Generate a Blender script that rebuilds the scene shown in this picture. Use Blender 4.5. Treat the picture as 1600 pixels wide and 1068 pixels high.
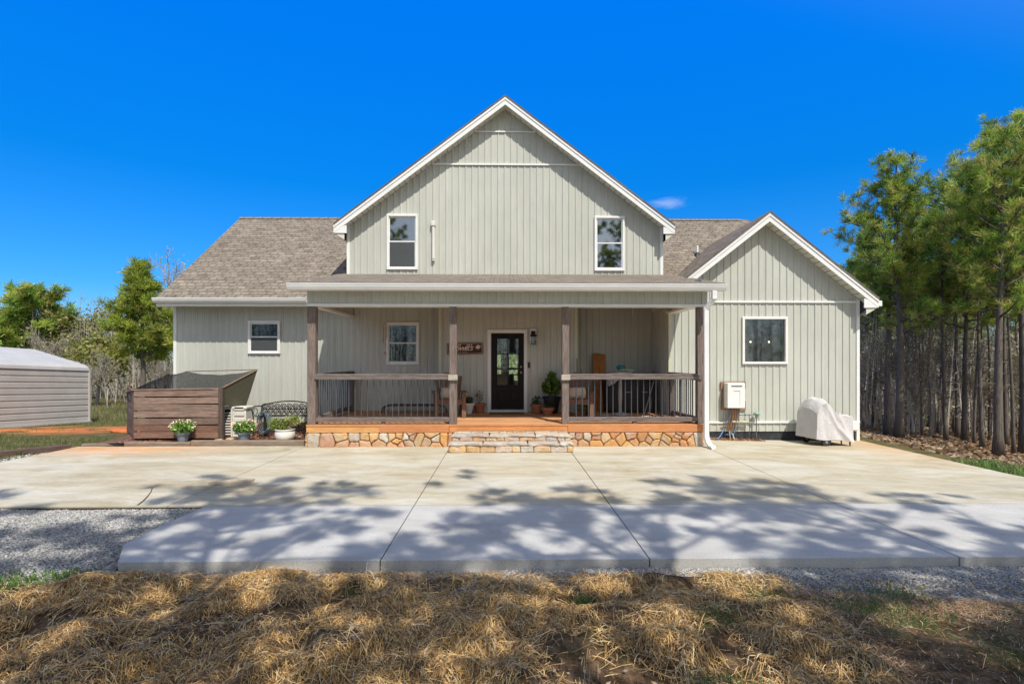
import bpy, math, random
import numpy as np
from mathutils import Vector, Matrix
R = math.radians
random.seed(7)
rng = np.random.default_rng(11)
scene = bpy.context.scene
for o in list(bpy.data.objects):
    bpy.data.objects.remove(o, do_unlink=True)
COL = scene.collection
# ------------------------------------------------------------------ camera
F = 820.0; CAMH = 1.73; YAW = math.atan(13 / F); HY = 562.0
cam_d = bpy.data.cameras.new('camera'); cam = bpy.data.objects.new('camera', cam_d); COL.objects.link(cam)
cam_d.sensor_width = 36; cam_d.lens = 36 * F / 1600; cam_d.shift_y = (HY - 534) / 1600
cam_d.clip_end = 800; cam_d.clip_start = 0.05
cam.location = (0, 0, CAMH); cam.rotation_euler = (R(90), 0, -YAW)
scene.camera = cam
# ------------------------------------------------------------------ world, sun, exposure
SUN = Vector((-.45, 1.0, -1.6)).normalized()        # the way the light travels
ELEV = math.asin(-SUN.z); AZ = math.atan2(-SUN.x, -SUN.y)
w = bpy.data.worlds.new('World'); scene.world = w; w.use_nodes = True
nt = w.node_tree; nt.nodes.clear()
sky = nt.nodes.new('ShaderNodeTexSky'); sky.sky_type = 'NISHITA'; sky.sun_disc = False
sky.sun_elevation = ELEV; sky.sun_rotation = AZ
sky.air_density = 1.0; sky.dust_density = 0.3; sky.ozone_density = 2.5; sky.altitude = 200
# the sky: deep blue away from the sun, paled out of view around it to neutralise the fill light
tcw = nt.nodes.new('ShaderNodeTexCoord')
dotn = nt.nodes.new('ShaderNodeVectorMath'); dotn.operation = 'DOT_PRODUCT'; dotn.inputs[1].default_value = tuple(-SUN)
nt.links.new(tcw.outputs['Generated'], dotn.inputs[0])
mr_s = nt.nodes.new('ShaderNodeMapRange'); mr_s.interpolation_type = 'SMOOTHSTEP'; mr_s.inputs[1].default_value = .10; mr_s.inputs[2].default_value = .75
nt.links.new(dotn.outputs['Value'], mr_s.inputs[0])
sepw = nt.nodes.new('ShaderNodeSeparateXYZ'); nt.links.new(tcw.outputs['Generated'], sepw.inputs[0])
rw = nt.nodes.new('ShaderNodeValToRGB'); nt.links.new(sepw.outputs[2], rw.inputs[0])
for i_, (p_, c_) in enumerate(((0.0, (.40, .55, .68)), (.12, (.12, .50, .90)), (.30, (.01, .54, 1.12)), (.60, (.0, .80, 1.95)))):
    if i_ > 1: rw.color_ramp.elements.new(p_)
    rw.color_ramp.elements[i_].position = p_; rw.color_ramp.elements[i_].color = (*c_, 1)
tint = nt.nodes.new('ShaderNodeMix'); tint.data_type = 'RGBA'; tint.blend_type = 'MULTIPLY'; tint.inputs[0].default_value = 1
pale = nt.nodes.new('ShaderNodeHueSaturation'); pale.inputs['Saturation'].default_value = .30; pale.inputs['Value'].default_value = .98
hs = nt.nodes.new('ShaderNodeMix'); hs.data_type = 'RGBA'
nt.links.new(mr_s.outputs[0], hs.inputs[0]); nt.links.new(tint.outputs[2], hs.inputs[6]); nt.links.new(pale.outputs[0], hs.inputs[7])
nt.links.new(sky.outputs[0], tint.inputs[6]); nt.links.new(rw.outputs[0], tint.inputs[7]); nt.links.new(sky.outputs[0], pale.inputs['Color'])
bg = nt.nodes.new('ShaderNodeBackground'); bg.inputs['Strength'].default_value = 0.15
out = nt.nodes.new('ShaderNodeOutputWorld')
mpw = nt.nodes.new('ShaderNodeMapping'); mpw.vector_type = 'POINT'
_d = Vector(((1043 - 800) / F * math.cos(YAW) + math.sin(YAW), math.cos(YAW) - (1043 - 800) / F * math.sin(YAW), (HY - 318) / F)).normalized()
subw = nt.nodes.new('ShaderNodeVectorMath'); subw.operation = 'SUBTRACT'; subw.inputs[1].default_value = _d; nt.links.new(tcw.outputs['Generated'], subw.inputs[0])
mpw.inputs['Scale'].default_value = (26, 26, 90); nt.links.new(subw.outputs[0], mpw.inputs[0])
lenw = nt.nodes.new('ShaderNodeVectorMath'); lenw.operation = 'LENGTH'; nt.links.new(mpw.outputs[0], lenw.inputs[0])
nzw = nt.nodes.new('ShaderNodeTexNoise'); nzw.inputs['Scale'].default_value = 1.6; nzw.inputs['Detail'].default_value = 5; nt.links.new(mpw.outputs[0], nzw.inputs['Vector'])
adw = nt.nodes.new('ShaderNodeMath'); adw.operation = 'ADD'; nt.links.new(lenw.outputs['Value'], adw.inputs[0]); nt.links.new(nzw.outputs['Fac'], adw.inputs[1])
mrw = nt.nodes.new('ShaderNodeMapRange'); mrw.interpolation_type = 'SMOOTHSTEP'; mrw.inputs[1].default_value = 1.6; mrw.inputs[2].default_value = .5; mrw.inputs[3].default_value = 0; mrw.inputs[4].default_value = .30
nt.links.new(adw.outputs[0], mrw.inputs[0])
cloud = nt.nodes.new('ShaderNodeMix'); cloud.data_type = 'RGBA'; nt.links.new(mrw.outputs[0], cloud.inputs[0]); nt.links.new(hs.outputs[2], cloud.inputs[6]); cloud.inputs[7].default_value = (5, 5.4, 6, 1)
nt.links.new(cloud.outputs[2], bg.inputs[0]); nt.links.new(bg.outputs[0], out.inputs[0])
sd = bpy.data.lights.new('sun', 'SUN'); sd.energy = 4.2; sd.angle = R(0.45); sd.color = (1, .945, .85)
so = bpy.data.objects.new('sun', sd); COL.objects.link(so); so.location = (5, -10, 20)
so.rotation_euler = SUN.to_track_quat('-Z', 'Y').to_euler()
scene.view_settings.view_transform = 'Standard'; scene.view_settings.look = 'None'
scene.view_settings.exposure = 0.2; scene.view_settings.gamma = 1
scene.cycles.max_bounces = 8; scene.cycles.transparent_max_bounces = 12

# ------------------------------------------------------------------ helpers
def P(px, py, Y):
    """pixel of the 1600 px photograph -> (x, z) on the plane y = Y"""
    a = (px - 800) / F; b = (HY - py) / F
    dx = a * math.cos(YAW) + math.sin(YAW); dy = -a * math.sin(YAW) + math.cos(YAW)
    t = Y / dy
    return dx * t, CAMH + b * t
def PX(px, Y): return P(px, 562, Y)[0]
def PZ(py, Y, px=800): return P(px, py, Y)[1]

class MB:
    def __init__(s): s.v = []; s.f = []; s.c = []; s.uv = []; s.hc = False; s.huv = False
    def poly(s, pts, col=None, uv=None):
        n = len(s.v); s.v += [tuple(p) for p in pts]; s.f.append(tuple(range(n, n + len(pts))))
        s.c.append(col or (1, 1, 1)); s.hc |= col is not None
        s.uv.append(uv); s.huv |= uv is not None
    def idx(s, verts, faces, col=None):
        n = len(s.v); s.v += [tuple(p) for p in verts]
        for f in faces:
            s.f.append(tuple(i + n for i in f)); s.c.append(col or (1, 1, 1)); s.uv.append(None)
        s.hc |= col is not None
    def box(s, x0, x1, y0, y1, z0, z1, col=None, M=None, bev=0):
        if bev:
            b = bev
            vs = []
            for sx in (0, 1):
                for sy in (0, 1):
                    for sz in (0, 1):
                        X = (x0, x1)[sx]; Y = (y0, y1)[sy]; Z = (z0, z1)[sz]
                        ix = b if not sx else -b; iy = b if not sy else -b; iz = b if not sz else -b
                        vs += [(X, Y + iy, Z + iz), (X + ix, Y, Z + iz), (X + ix, Y + iy, Z)]
            def k(sx, sy, sz, a): return (sx * 4 + sy * 2 + sz) * 3 + a
            fs = []
            for sx in (0, 1): fs.append([k(sx, 0, 0, 0), k(sx, 1, 0, 0), k(sx, 1, 1, 0), k(sx, 0, 1, 0)])
            for sy in (0, 1): fs.append([k(0, sy, 0, 1), k(1, sy, 0, 1), k(1, sy, 1, 1), k(0, sy, 1, 1)])
            for sz in (0, 1): fs.append([k(0, 0, sz, 2), k(1, 0, sz, 2), k(1, 1, sz, 2), k(0, 1, sz, 2)])
            for sx in (0, 1):
                for sy in (0, 1): fs.append([k(sx, sy, 0, 0), k(sx, sy, 1, 0), k(sx, sy, 1, 1), k(sx, sy, 0, 1)])
                for sz in (0, 1): fs.append([k(sx, 0, sz, 0), k(sx, 1, sz, 0), k(sx, 1, sz, 2), k(sx, 0, sz, 2)])
            for sy in (0, 1):
                for sz in (0, 1): fs.append([k(0, sy, sz, 1), k(1, sy, sz, 1), k(1, sy, sz, 2), k(0, sy, sz, 2)])
            for sx in (0, 1):
                for sy in (0, 1):
                    for sz in (0, 1): fs.append([k(sx, sy, sz, 0), k(sx, sy, sz, 1), k(sx, sy, sz, 2)])
        else:
            vs = [(x0, y0, z0), (x1, y0, z0), (x1, y1, z0), (x0, y1, z0), (x0, y0, z1), (x1, y0, z1), (x1, y1, z1), (x0, y1, z1)]
            fs = [(0, 3, 2, 1), (4, 5, 6, 7), (0, 1, 5, 4), (1, 2, 6, 5), (2, 3, 7, 6), (3, 0, 4, 7)]
        if M is not None: vs = [tuple(M @ Vector(v)) for v in vs]
        s.idx(vs, fs, col); return s
    def beam(s, a, b, w, h, col=None, up=(0, 0, 1), bev=0):
        a = Vector(a); b = Vector(b); d = b - a; L = d.length; d.normalize()
        u = Vector(up)
        if abs(d.dot(u)) > .98: u = Vector((0, 1, 0))
        r = d.cross(u).normalized(); u = r.cross(d)
        M = Matrix(((d.x, r.x, u.x, a.x), (d.y, r.y, u.y, a.y), (d.z, r.z, u.z, a.z), (0, 0, 0, 1)))
        return s.box(0, L, -w / 2, w / 2, -h / 2, h / 2, col, M, bev)
    def tube(s, pts, r, n=6, col=None, cap=True):
        pts = [Vector(p) for p in pts]
        rs = r if isinstance(r, (list, tuple)) else [r] * len(pts)
        vs = []; pu = None
        for i, p in enumerate(pts):
            d = (pts[min(i + 1, len(pts) - 1)] - pts[max(i - 1, 0)])
            if d.length < 1e-9: d = Vector((0, 0, 1))
            d.normalize()
            if pu is None: pu = d.orthogonal().normalized()
            else:
                pu = (pu - d * pu.dot(d))
                pu = pu.normalized() if pu.length > 1e-6 else d.orthogonal().normalized()
            q = d.cross(pu)
            for k in range(n):
                t = 2 * math.pi * k / n
                vs.append(p + (pu * math.cos(t) + q * math.sin(t)) * rs[i])
        fs = []
        for i in range(len(pts) - 1):
            for k in range(n):
                fs.append((i * n + k, i * n + (k + 1) % n, (i + 1) * n + (k + 1) % n, (i + 1) * n + k))
        if cap: fs += [tuple(range(n))[::-1], tuple(range((len(pts) - 1) * n, len(pts) * n))]
        s.idx(vs, fs, col); return s
    def lathe(s, prof, c=(0, 0, 0), n=20, col=None, sx=1, sy=1):
        vs = []; fs = []
        for r, z in prof:
            for k in range(n):
                t = 2 * math.pi * k / n; vs.append((c[0] + r * math.cos(t) * sx, c[1] + r * math.sin(t) * sy, c[2] + z))
        for i in range(len(prof) - 1):
            for k in range(n): fs.append((i * n + k, i * n + (k + 1) % n, (i + 1) * n + (k + 1) % n, (i + 1) * n + k))
        s.idx(vs, fs, col); return s
    def prism(s, pts, y0, y1, col=None):       # pts: (x, z) polygon extruded along y
        n = len(pts); vs = [(x, y0, z) for x, z in pts] + [(x, y1, z) for x, z in pts]
        fs = [tuple(range(n)), tuple(range(2 * n - 1, n - 1, -1))] + [(i, i + n, (i + 1) % n + n, (i + 1) % n) for i in range(n)]
        s.idx(vs, fs, col); return s

def mesh_from(name, V, Fc, mat, cols=None, smooth=False, uvs=None):
    me = bpy.data.meshes.new(name); me.from_pydata(V, [], Fc); me.materials.append(mat)
    if cols is not None:
        at = me.color_attributes.new('Col', 'FLOAT_COLOR', 'CORNER')
        arr = []
        for f, c in zip(Fc, cols): arr += [c[0], c[1], c[2], 1.0] * len(f)
        at.data.foreach_set('color', arr)
    if uvs is not None:
        ul = me.uv_layers.new(name='UVMap'); arr = []
        for f, u in zip(Fc, uvs):
            if u is None: arr += [0.0, 0.0] * len(f)
            else:
                for q in u: arr += [q[0], q[1]]
        ul.data.foreach_set('uv', arr)
    if smooth: me.polygons.foreach_set('use_smooth', [True] * len(me.polygons))
    return me
def npmesh(name, V, nv, mat, cols=None, smooth=False):
    """V: (N, nv, 3) faces without shared vertices; cols (N,3)"""
    N = V.shape[0]; me = bpy.data.meshes.new(name)
    me.vertices.add(N * nv); me.vertices.foreach_set('co', V.reshape(-1).astype(np.float32))
    me.loops.add(N * nv); me.loops.foreach_set('vertex_index', np.arange(N * nv, dtype=np.int32))
    me.polygons.add(N); me.polygons.foreach_set('loop_start', (np.arange(N) * nv).astype(np.int32))
    me.polygons.foreach_set('loop_total', np.full(N, nv, dtype=np.int32))
    me.update(calc_edges=True); me.materials.append(mat)
    if cols is not None:
        at = me.color_attributes.new('Col', 'FLOAT_COLOR', 'CORNER')
        c = np.ones((N, nv, 4), np.float32); c[:, :, :3] = cols[:, None, :]
        at.data.foreach_set('color', c.reshape(-1))
    if smooth: me.polygons.foreach_set('use_smooth', np.ones(N, bool))
    return me
def tagit(o, label=None, cat=None, group=None, kind=None):
    if label: o['label'] = label
    if cat: o['category'] = cat
    if group: o['group'] = group
    if kind: o['kind'] = kind
    return o
def thing(name, label, cat, loc=(0, 0, 0), rz=0, group=None):
    o = bpy.data.objects.new(name, None); COL.objects.link(o); o.location = loc; o.rotation_euler = (0, 0, rz)
    o.empty_display_size = .2
    return tagit(o, label, cat, group)
def origin(p):
    while p.parent: p = p.parent
    return p.location
def obj(name, mb, mat=None, parent=None, world=False, smooth=False, label=None):
    """world=True: the mesh was written in world coordinates"""
    me = mb if isinstance(mb, bpy.types.Mesh) else mesh_from(name, mb.v, mb.f, mat, mb.c if mb.hc else None, smooth, mb.uv if mb.huv else None)
    o = bpy.data.objects.new(name, me); COL.objects.link(o)
    if parent: o.parent = parent
    if world and parent:
        l = origin(parent); me.transform(Matrix.Translation((-l[0], -l[1], -l[2])))
    if label: o['label'] = label
    return o
def kids(o): return [c for c in bpy.data.objects if c.parent == o]
def dup(root, loc, rz=0, sc=1, label=None, parent=None):
    ch = KID.get(root.name)
    if ch is None: ch = KID[root.name] = [(c, kids(c)) for c in kids(root)]
    r = root.copy(); COL.objects.link(r); r.location = loc; r.rotation_euler = (0, 0, rz)
    r.scale = sc if isinstance(sc, (tuple, list)) else (sc, sc, sc)
    if label: r['label'] = label
    if parent: r.parent = parent
    for c, gs in ch:
        k = c.copy(); COL.objects.link(k); k.parent = r
        for g in gs:
            q = g.copy(); COL.objects.link(q); q.parent = k
    return r
KID = {}
def smoothstep(t): t = np.clip(t, 0, 1); return t * t * (3 - 2 * t)

# ------------------------------------------------------------------ materials
def mat_new(name):
    m = bpy.data.materials.new(name); m.use_nodes = True; n = m.node_tree; b = n.nodes['Principled BSDF']; return m, n, b
def N(n, t, **k):
    x = n.nodes.new(t)
    for a, v in k.items(): setattr(x, a, v)
    return x
def coords(n, scale=(1, 1, 1), kind='Object', rot=(0, 0, 0)):
    tc = N(n, 'ShaderNodeTexCoord'); mp = N(n, 'ShaderNodeMapping'); mp.inputs['Scale'].default_value = scale
    mp.inputs['Rotation'].default_value = rot
    n.links.new(tc.outputs[kind], mp.inputs['Vector']); return mp.outputs[0]
def noise(n, vec, scale=5, detail=4, rough=.6, dist=0):
    x = N(n, 'ShaderNodeTexNoise'); x.inputs['Scale'].default_value = scale; x.inputs['Detail'].default_value = detail
    x.inputs['Roughness'].default_value = rough; x.inputs['Distortion'].default_value = dist
    n.links.new(vec, x.inputs['Vector']); return x.outputs['Fac']
def ramp(n, fac, stops):
    r = N(n, 'ShaderNodeValToRGB'); e = r.color_ramp.elements
    while len(e) < len(stops): e.new(.5)
    for i, (p, c) in enumerate(stops):
        e[i].position = p; e[i].color = (c[0], c[1], c[2], 1) if not isinstance(c, (int, float)) else (c, c, c, 1)
    n.links.new(fac, r.inputs[0]); return r.outputs[0]
def mix(n, fac, a, b, mode='MIX'):
    m = N(n, 'ShaderNodeMix', data_type='RGBA', blend_type=mode)
    for sock, v in ((m.inputs[0], fac), (m.inputs[6], a), (m.inputs[7], b)):
        if isinstance(v, (int, float)): sock.default_value = v
        elif isinstance(v, (tuple, list)): sock.default_value = (v[0], v[1], v[2], 1)
        else: n.links.new(v, sock)
    return m.outputs[2]
def bump(n, b, h, strength=.3, dist=.01):
    x = N(n, 'ShaderNodeBump'); x.inputs['Strength'].default_value = strength; x.inputs['Distance'].default_value = dist
    n.links.new(h, x.inputs['Height']); n.links.new(x.outputs[0], b.inputs['Normal'])
def simple(name, col, rough=.6, var=.12, scale=6, metal=0, bmp=0, bscale=60, stretch=(1, 1, 1), attr=False, spec=.4):
    m, n, b = mat_new(name); v = coords(n, stretch)
    f = noise(n, v, scale)
    lo = tuple(c * (1 - var) for c in col); hi = tuple(min(1, c * (1 + var)) for c in col)
    c = ramp(n, f, [(.3, lo), (.7, hi)])
    if attr:
        a = N(n, 'ShaderNodeAttribute'); a.attribute_name = 'Col'; c = mix(n, 1.0, c, a.outputs['Color'], 'MULTIPLY')
    n.links.new(c, b.inputs['Base Color']); b.inputs['Roughness'].default_value = rough; b.inputs['Metallic'].default_value = metal
    b.inputs['Specular IOR Level'].default_value = spec
    if bmp: bump(n, b, noise(n, coords(n, stretch), bscale, 3), bmp, .004)
    return m
def wood(name, c1, c2, axis, rough=.8, scale=3.0, attr=False):
    st = [22, 22, 22]; st['xyz'.index(axis)] = 1.6
    m, n, b = mat_new(name); v = coords(n, tuple(st))
    f = noise(n, v, scale, 6, .65, .6); g = noise(n, coords(n), 2.0, 2)
    c = ramp(n, f, [(.3, c1), (.68, c2)]); c = mix(n, .35, c, ramp(n, g, [(.3, .55), (.7, 1.0)]), 'MULTIPLY')
    if attr:
        a = N(n, 'ShaderNodeAttribute'); a.attribute_name = 'Col'; c = mix(n, 1.0, c, a.outputs['Color'], 'MULTIPLY')
    n.links.new(c, b.inputs['Base Color']); b.inputs['Roughness'].default_value = rough
    b.inputs['Specular IOR Level'].default_value = .25
    bump(n, b, f, .5, .006); return m
def leafmat(name, col, trans=.3, var=.3):
    m, n, b = mat_new(name)
    a = N(n, 'ShaderNodeAttribute'); a.attribute_name = 'Col'
    c = mix(n, 1.0, col, a.outputs['Color'], 'MULTIPLY')
    n.links.new(c, b.inputs['Base Color']); b.inputs['Roughness'].default_value = .55
    b.inputs['Specular IOR Level'].default_value = .3
    t = N(n, 'ShaderNodeBsdfTranslucent'); n.links.new(c, t.inputs['Color'])
    ms = N(n, 'ShaderNodeMixShader'); ms.inputs[0].default_value = trans
    n.links.new(b.outputs[0], ms.inputs[1]); n.links.new(t.outputs[0], ms.inputs[2])
    n.links.new(ms.outputs[0], n.nodes['Material Output'].inputs['Surface']); return m

def siding_mat():
    m, n, b = mat_new('sage_vinyl')
    f = noise(n, coords(n, (1, 1, .35)), 1.3, 5, .6); g = noise(n, coords(n, (6, 6, .5)), 3, 3)
    c = ramp(n, f, [(.25, (.50, .51, .45)), (.5, (.54, .555, .495)), (.75, (.58, .59, .53))])
    c = mix(n, .32, c, ramp(n, g, [(.3, .74), (.65, 1.0)]), 'MULTIPLY')
    c = mix(n, .5, c, ramp(n, noise(n, coords(n, (1, 1, 1)), .45, 4, .7), [(.35, .84), (.6, 1.0)]), 'MULTIPLY')
    n.links.new(c, b.inputs['Base Color']); b.inputs['Roughness'].default_value = .5; b.inputs['Specular IOR Level'].default_value = .35
    bump(n, b, noise(n, coords(n, (8, 8, .6)), 6, 3), .15, .004); return m
M = {}
M['siding'] = siding_mat()
M['white'] = simple('white_trim', (.80, .80, .78), .45, .05, 3, bmp=.05)
M['gutter'] = simple('white_aluminium', (.78, .78, .76), .35, .06, 2)
M['soffit'] = simple('soffit_vinyl', (.66, .65, .55), .5, .06, 4)
M['post'] = wood('weathered_post', (.085, .062, .052), (.31, .245, .215), 'z')
M['railx'] = wood('weathered_rail', (.08, .063, .055), (.28, .235, .215), 'x')
M['raily'] = wood('weathered_side_rail', (.10, .08, .075), (.30, .25, .23), 'y')
M['deck'] = wood('orange_deck', (.50, .20, .085), (.72, .34, .17), 'x', .7)
M['ceil'] = wood('ceiling_wood', (.30, .20, .11), (.50, .35, .20), 'x')
M['iron'] = simple('black_iron', (.03, .032, .036), .45, .2, 20, metal=.3)
M['balus'] = simple('dark_metal', (.12, .125, .14), .4, .15, 10, metal=.6)
M['door'] = simple('dark_door', (.009, .007, .0065), .4, .2, 8, spec=.2)
M['black'] = simple('black_plastic', (.015, .015, .017), .5, .2, 5)
M['concfound'] = simple('dark_foundation', (.035, .038, .045), .8, .5, 9, bmp=.5, bscale=30)
M['blockfound'] = simple('tan_foundation', (.42, .34, .25), .9, .25, 6, bmp=.5, bscale=30)
M['terra'] = simple('terracotta', (.33, .12, .06), .8, .25, 9, bmp=.2)
M['cream'] = simple('cream_plastic', (.70, .68, .62), .5, .06, 5)
M['grey_plastic'] = simple('grey_blue_plastic', (.20, .23, .28), .5, .2, 6)
M['cushion'] = simple('cushion_cloth', (.66, .50, .36), .9, .12, 12, bmp=.3, bscale=200)
M['chair'] = wood('brown_chair_wood', (.13, .075, .05), (.26, .17, .12), 'z')
M['brass'] = simple('old_brass', (.25, .16, .07), .35, .2, 8, metal=.9)

def glass_mat(name='window_glass', refl=.15, tint=(.35, .4, .42), rgh=.03):
    m, n, b = mat_new(name); n.nodes.remove(b)
    g = N(n, 'ShaderNodeBsdfGlossy'); g.inputs['Roughness'].default_value = rgh; g.inputs['Color'].default_value = (.9, .95, 1, 1)
    bp = N(n, 'ShaderNodeBump'); bp.inputs['Strength'].default_value = .015; bp.inputs['Distance'].default_value = .02
    n.links.new(noise(n, coords(n), 1.8, 1), bp.inputs['Height']); n.links.new(bp.outputs[0], g.inputs['Normal'])
    t = N(n, 'ShaderNodeBsdfTransparent'); t.inputs[0].default_value = (*tint, 1)
    ms = N(n, 'ShaderNodeMixShader'); ms.inputs[0].default_value = refl
    n.links.new(t.outputs[0], ms.inputs[1]); n.links.new(g.outputs[0], ms.inputs[2])
    n.links.new(ms.outputs[0], n.nodes['Material Output'].inputs['Surface']); return m
M['glass'] = glass_mat('window_glass', .08, rgh=.025)
M['glass_up'] = glass_mat('upper_glass', .26)
def mesh_mat():
    m, n, b = mat_new('fine_mesh'); b.inputs['Base Color'].default_value = (.10, .11, .115, 1); b.inputs['Roughness'].default_value = .9
    t = N(n, 'ShaderNodeBsdfTransparent'); ms = N(n, 'ShaderNodeMixShader'); ms.inputs[0].default_value = .55
    n.links.new(t.outputs[0], ms.inputs[1]); n.links.new(b.outputs[0], ms.inputs[2]); n.links.new(ms.outputs[0], n.nodes['Material Output'].inputs['Surface']); return m
M['mesh'] = mesh_mat()
M['room'] = simple('dim_room', (.06, .065, .055), .9, .3, 2)
M['screen'] = simple('insect_screen', (.10, .11, .115), .9, .1, 8)

def shingle_mat():
    m, n, b = mat_new('shingles')
    v = coords(n, kind='UV')
    br = N(n, 'ShaderNodeTexBrick'); n.links.new(v, br.inputs['Vector'])
    br.inputs['Scale'].default_value = 1; br.inputs['Brick Width'].default_value = .21; br.inputs['Row Height'].default_value = .15
    br.inputs['Mortar Size'].default_value = .020; br.inputs['Mortar Smooth'].default_value = .35; br.inputs['Bias'].default_value = -.1
    br.offset = .37; br.inputs['Color1'].default_value = (.33, .28, .225, 1); br.inputs['Color2'].default_value = (.21, .175, .145, 1)
    br.inputs['Mortar'].default_value = (.07, .058, .05, 1)
    c = mix(n, .55, br.outputs['Color'], ramp(n, noise(n, coords(n, (3, 6.6, 1), 'UV'), 1.0, 3, .7), [(.35, (.14, .12, .10)), (.65, (.42, .36, .29))]))
    c = mix(n, .6, c, ramp(n, noise(n, coords(n, kind='UV'), 90, 3, .7), [(.3, .5), (.7, 1.0)]), 'MULTIPLY')
    c = mix(n, .8, c, ramp(n, noise(n, coords(n, kind='UV'), .5, 3), [(.3, .8), (.7, 1.05)]), 'MULTIPLY')
    n.links.new(c, b.inputs['Base Color']); b.inputs['Roughness'].default_value = .95; b.inputs['Specular IOR Level'].default_value = .15
    inv = N(n, 'ShaderNodeInvert'); n.links.new(br.outputs['Fac'], inv.inputs['Color'])
    bump(n, b, inv.outputs[0], .6, .012); return m
M['shingle'] = shingle_mat()
def stone_mat():
    m, n, b = mat_new('field_stone')
    a = N(n, 'ShaderNodeAttribute'); a.attribute_name = 'Col'
    f = noise(n, coords(n), 14, 6, .7); g = noise(n, coords(n), 55, 4, .7)
    c = mix(n, .75, a.outputs['Color'], ramp(n, f, [(.3, (.50, .42, .36)), (.55, 1.0), (.75, (1.15, 1.1, 1.0))]), 'MULTIPLY')
    c = mix(n, .3, c, ramp(n, noise(n, coords(n), 6, 3), [(.45, (.62, .30, .10)), (.6, (.55, .52, .45))]))
    n.links.new(c, b.inputs['Base Color']); b.inputs['Roughness'].default_value = .85
    mm = N(n, 'ShaderNodeMath', operation='ADD'); n.links.new(f, mm.inputs[0]); n.links.new(g, mm.inputs[1])
    bump(n, b, mm.outputs[0], .8, .02); return m
M['stone'] = stone_mat()
M['mortar'] = simple('mortar', (.27, .20, .13), .95, .3, 20, bmp=.6, bscale=80)

# ------------------------------------------------------------------ ground shape
def slab_z(x, y):
    x = np.asarray(x, float); y = np.asarray(y, float)
    return -.17 * smoothstep((x - 3.8) / 4.4) * smoothstep((y - 5.6) / 3.2) - .10 * smoothstep((y - 10.6) / 1.7) * smoothstep((x - 3.8) / .8) * (1 - smoothstep((x - 4.5) / 4))
def terrain(x, y):
    x = np.asarray(x, float); y = np.asarray(y, float)
    pad = slab_z(x, y) - .14
    left = np.interp(y, [6, 10.6, 20, 35, 70], [-.06, -.02, -.72, -1.35, -2.2])
    right = np.interp(x, [8.3, 9.5, 12, 16, 25, 60], [-.24, -.36, -.75, -1.45, -2.4, -4])
    wl = smoothstep((-8.45 - x) / .5) * smoothstep((y - 8.0) / 1.0)
    wr = smoothstep((x - 8.42) / .35) * smoothstep((y + 2 - .15 * x) / 3)
    z = pad * (1 - wl) + left * wl
    z = z * (1 - wr) + np.minimum(right, z) * wr
    back = smoothstep((y - 21) / 3) * (1 - wl) * (1 - wr)
    return z * (1 - back) + back * np.interp(y, [20, 70], [-.8, -2.2])
# ================================================================== HOUSE
YB, YW, YD, YR, YP = 10.51, 13.44, 13.02, 12.27, 10.66
house = thing('house', 'sage green board and batten house with a gabled upper floor and a covered front porch', 'house', (0, 12, 0))
PITCH = .166
def wall(mb, u0, u1, zb, zt, mapf, holes=(), extra=(), off=0.0):
    ft = zt if callable(zt) else (lambda u: zt)
    dep = {}; us = {u0, u1}
    k = math.floor((u0 - off) / PITCH)
    segs = []
    while off + k * PITCH < u1:
        a = off + k * PITCH
        for du in (-.013, -.009, 0, .006, .034, .050):
            if u0 < a + du < u1: us.add(a + du)
        k += 1
    def d(u):
        t = (u - off) % PITCH
        if t < .006: return .012 * t / .006
        if t < .034: return .012
        if t < .050: return .012 * (1 - (t - .034) / .016)
        if t > PITCH - .0091: return -.007
        if t > PITCH - .0131: return -.007 * (t - PITCH + .013) / .004
        return 0.0 - .004 * math.sin((t - .05) / (PITCH - .05) * math.pi)
    for h in holes: us |= {h[0], h[1]}
    us |= {e for e in extra if u0 < e < u1}
    us = sorted(us)
    us2 = [us[0]]
    for u in us[1:]:
        if u - us2[-1] > 1e-5: us2.append(u)
    for a, b in zip(us2[:-1], us2[1:]):
        m = (a + b) / 2
        iv = [(zb, None)]
        hs_ = sorted([(h[2], h[3]) for h in holes if h[0] < m < h[1]])
        lo = zb; parts = []
        for h0, h1 in hs_: parts.append((lo, h0, lo, h0)); lo = h1
        parts.append((lo, ft(a), lo, ft(b)))
        da, db = d(a), d(b)
        
        for la, ta, lb, tb in parts:
            if ta <= la and tb <= lb: continue
            mb.poly([mapf(a, la, da), mapf(b, lb, db), mapf(b, max(tb, lb), db), mapf(a, max(ta, la), da)])
def front(Y): return lambda u, z, d: (u, Y - d, z)
def facex(X, s): return lambda u, z, d: (X + s * d, u, z)

# --- window openings (px rectangles of the outer frame)
WIN = {
 'left wing': (388.5, 438.5, 501, 552.5, YW), 'porch': (604, 655, 503, 569.5, YW),
 'upper left': (604.5, 653, 335, 421.5, YW), 'upper right': (928.5, 975.5, 338, 423.5, YW),
 'right wing': (1159, 1229.5, 495, 568.5, YR)}
def wrect(k):
    a, b, t, bt, Y = WIN[k]
    x0, z1 = P(a, t, Y); x1, z0 = P(b, bt, Y); return x0, x1, z0, z1
def hole(k, m=.02):
    x0, x1, z0, z1 = wrect(k); return (x0 + m, x1 - m, z0 + m, z1 - m)

XL = PX(273, YW); XD0, XD1 = PX(686.5, YD), PX(901, YD)
XW0, XW1 = PX(1045.5, YR), PX(1341, YR)
ZF = .435
Zfnd = PZ(657.5, YW, 400)
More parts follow.
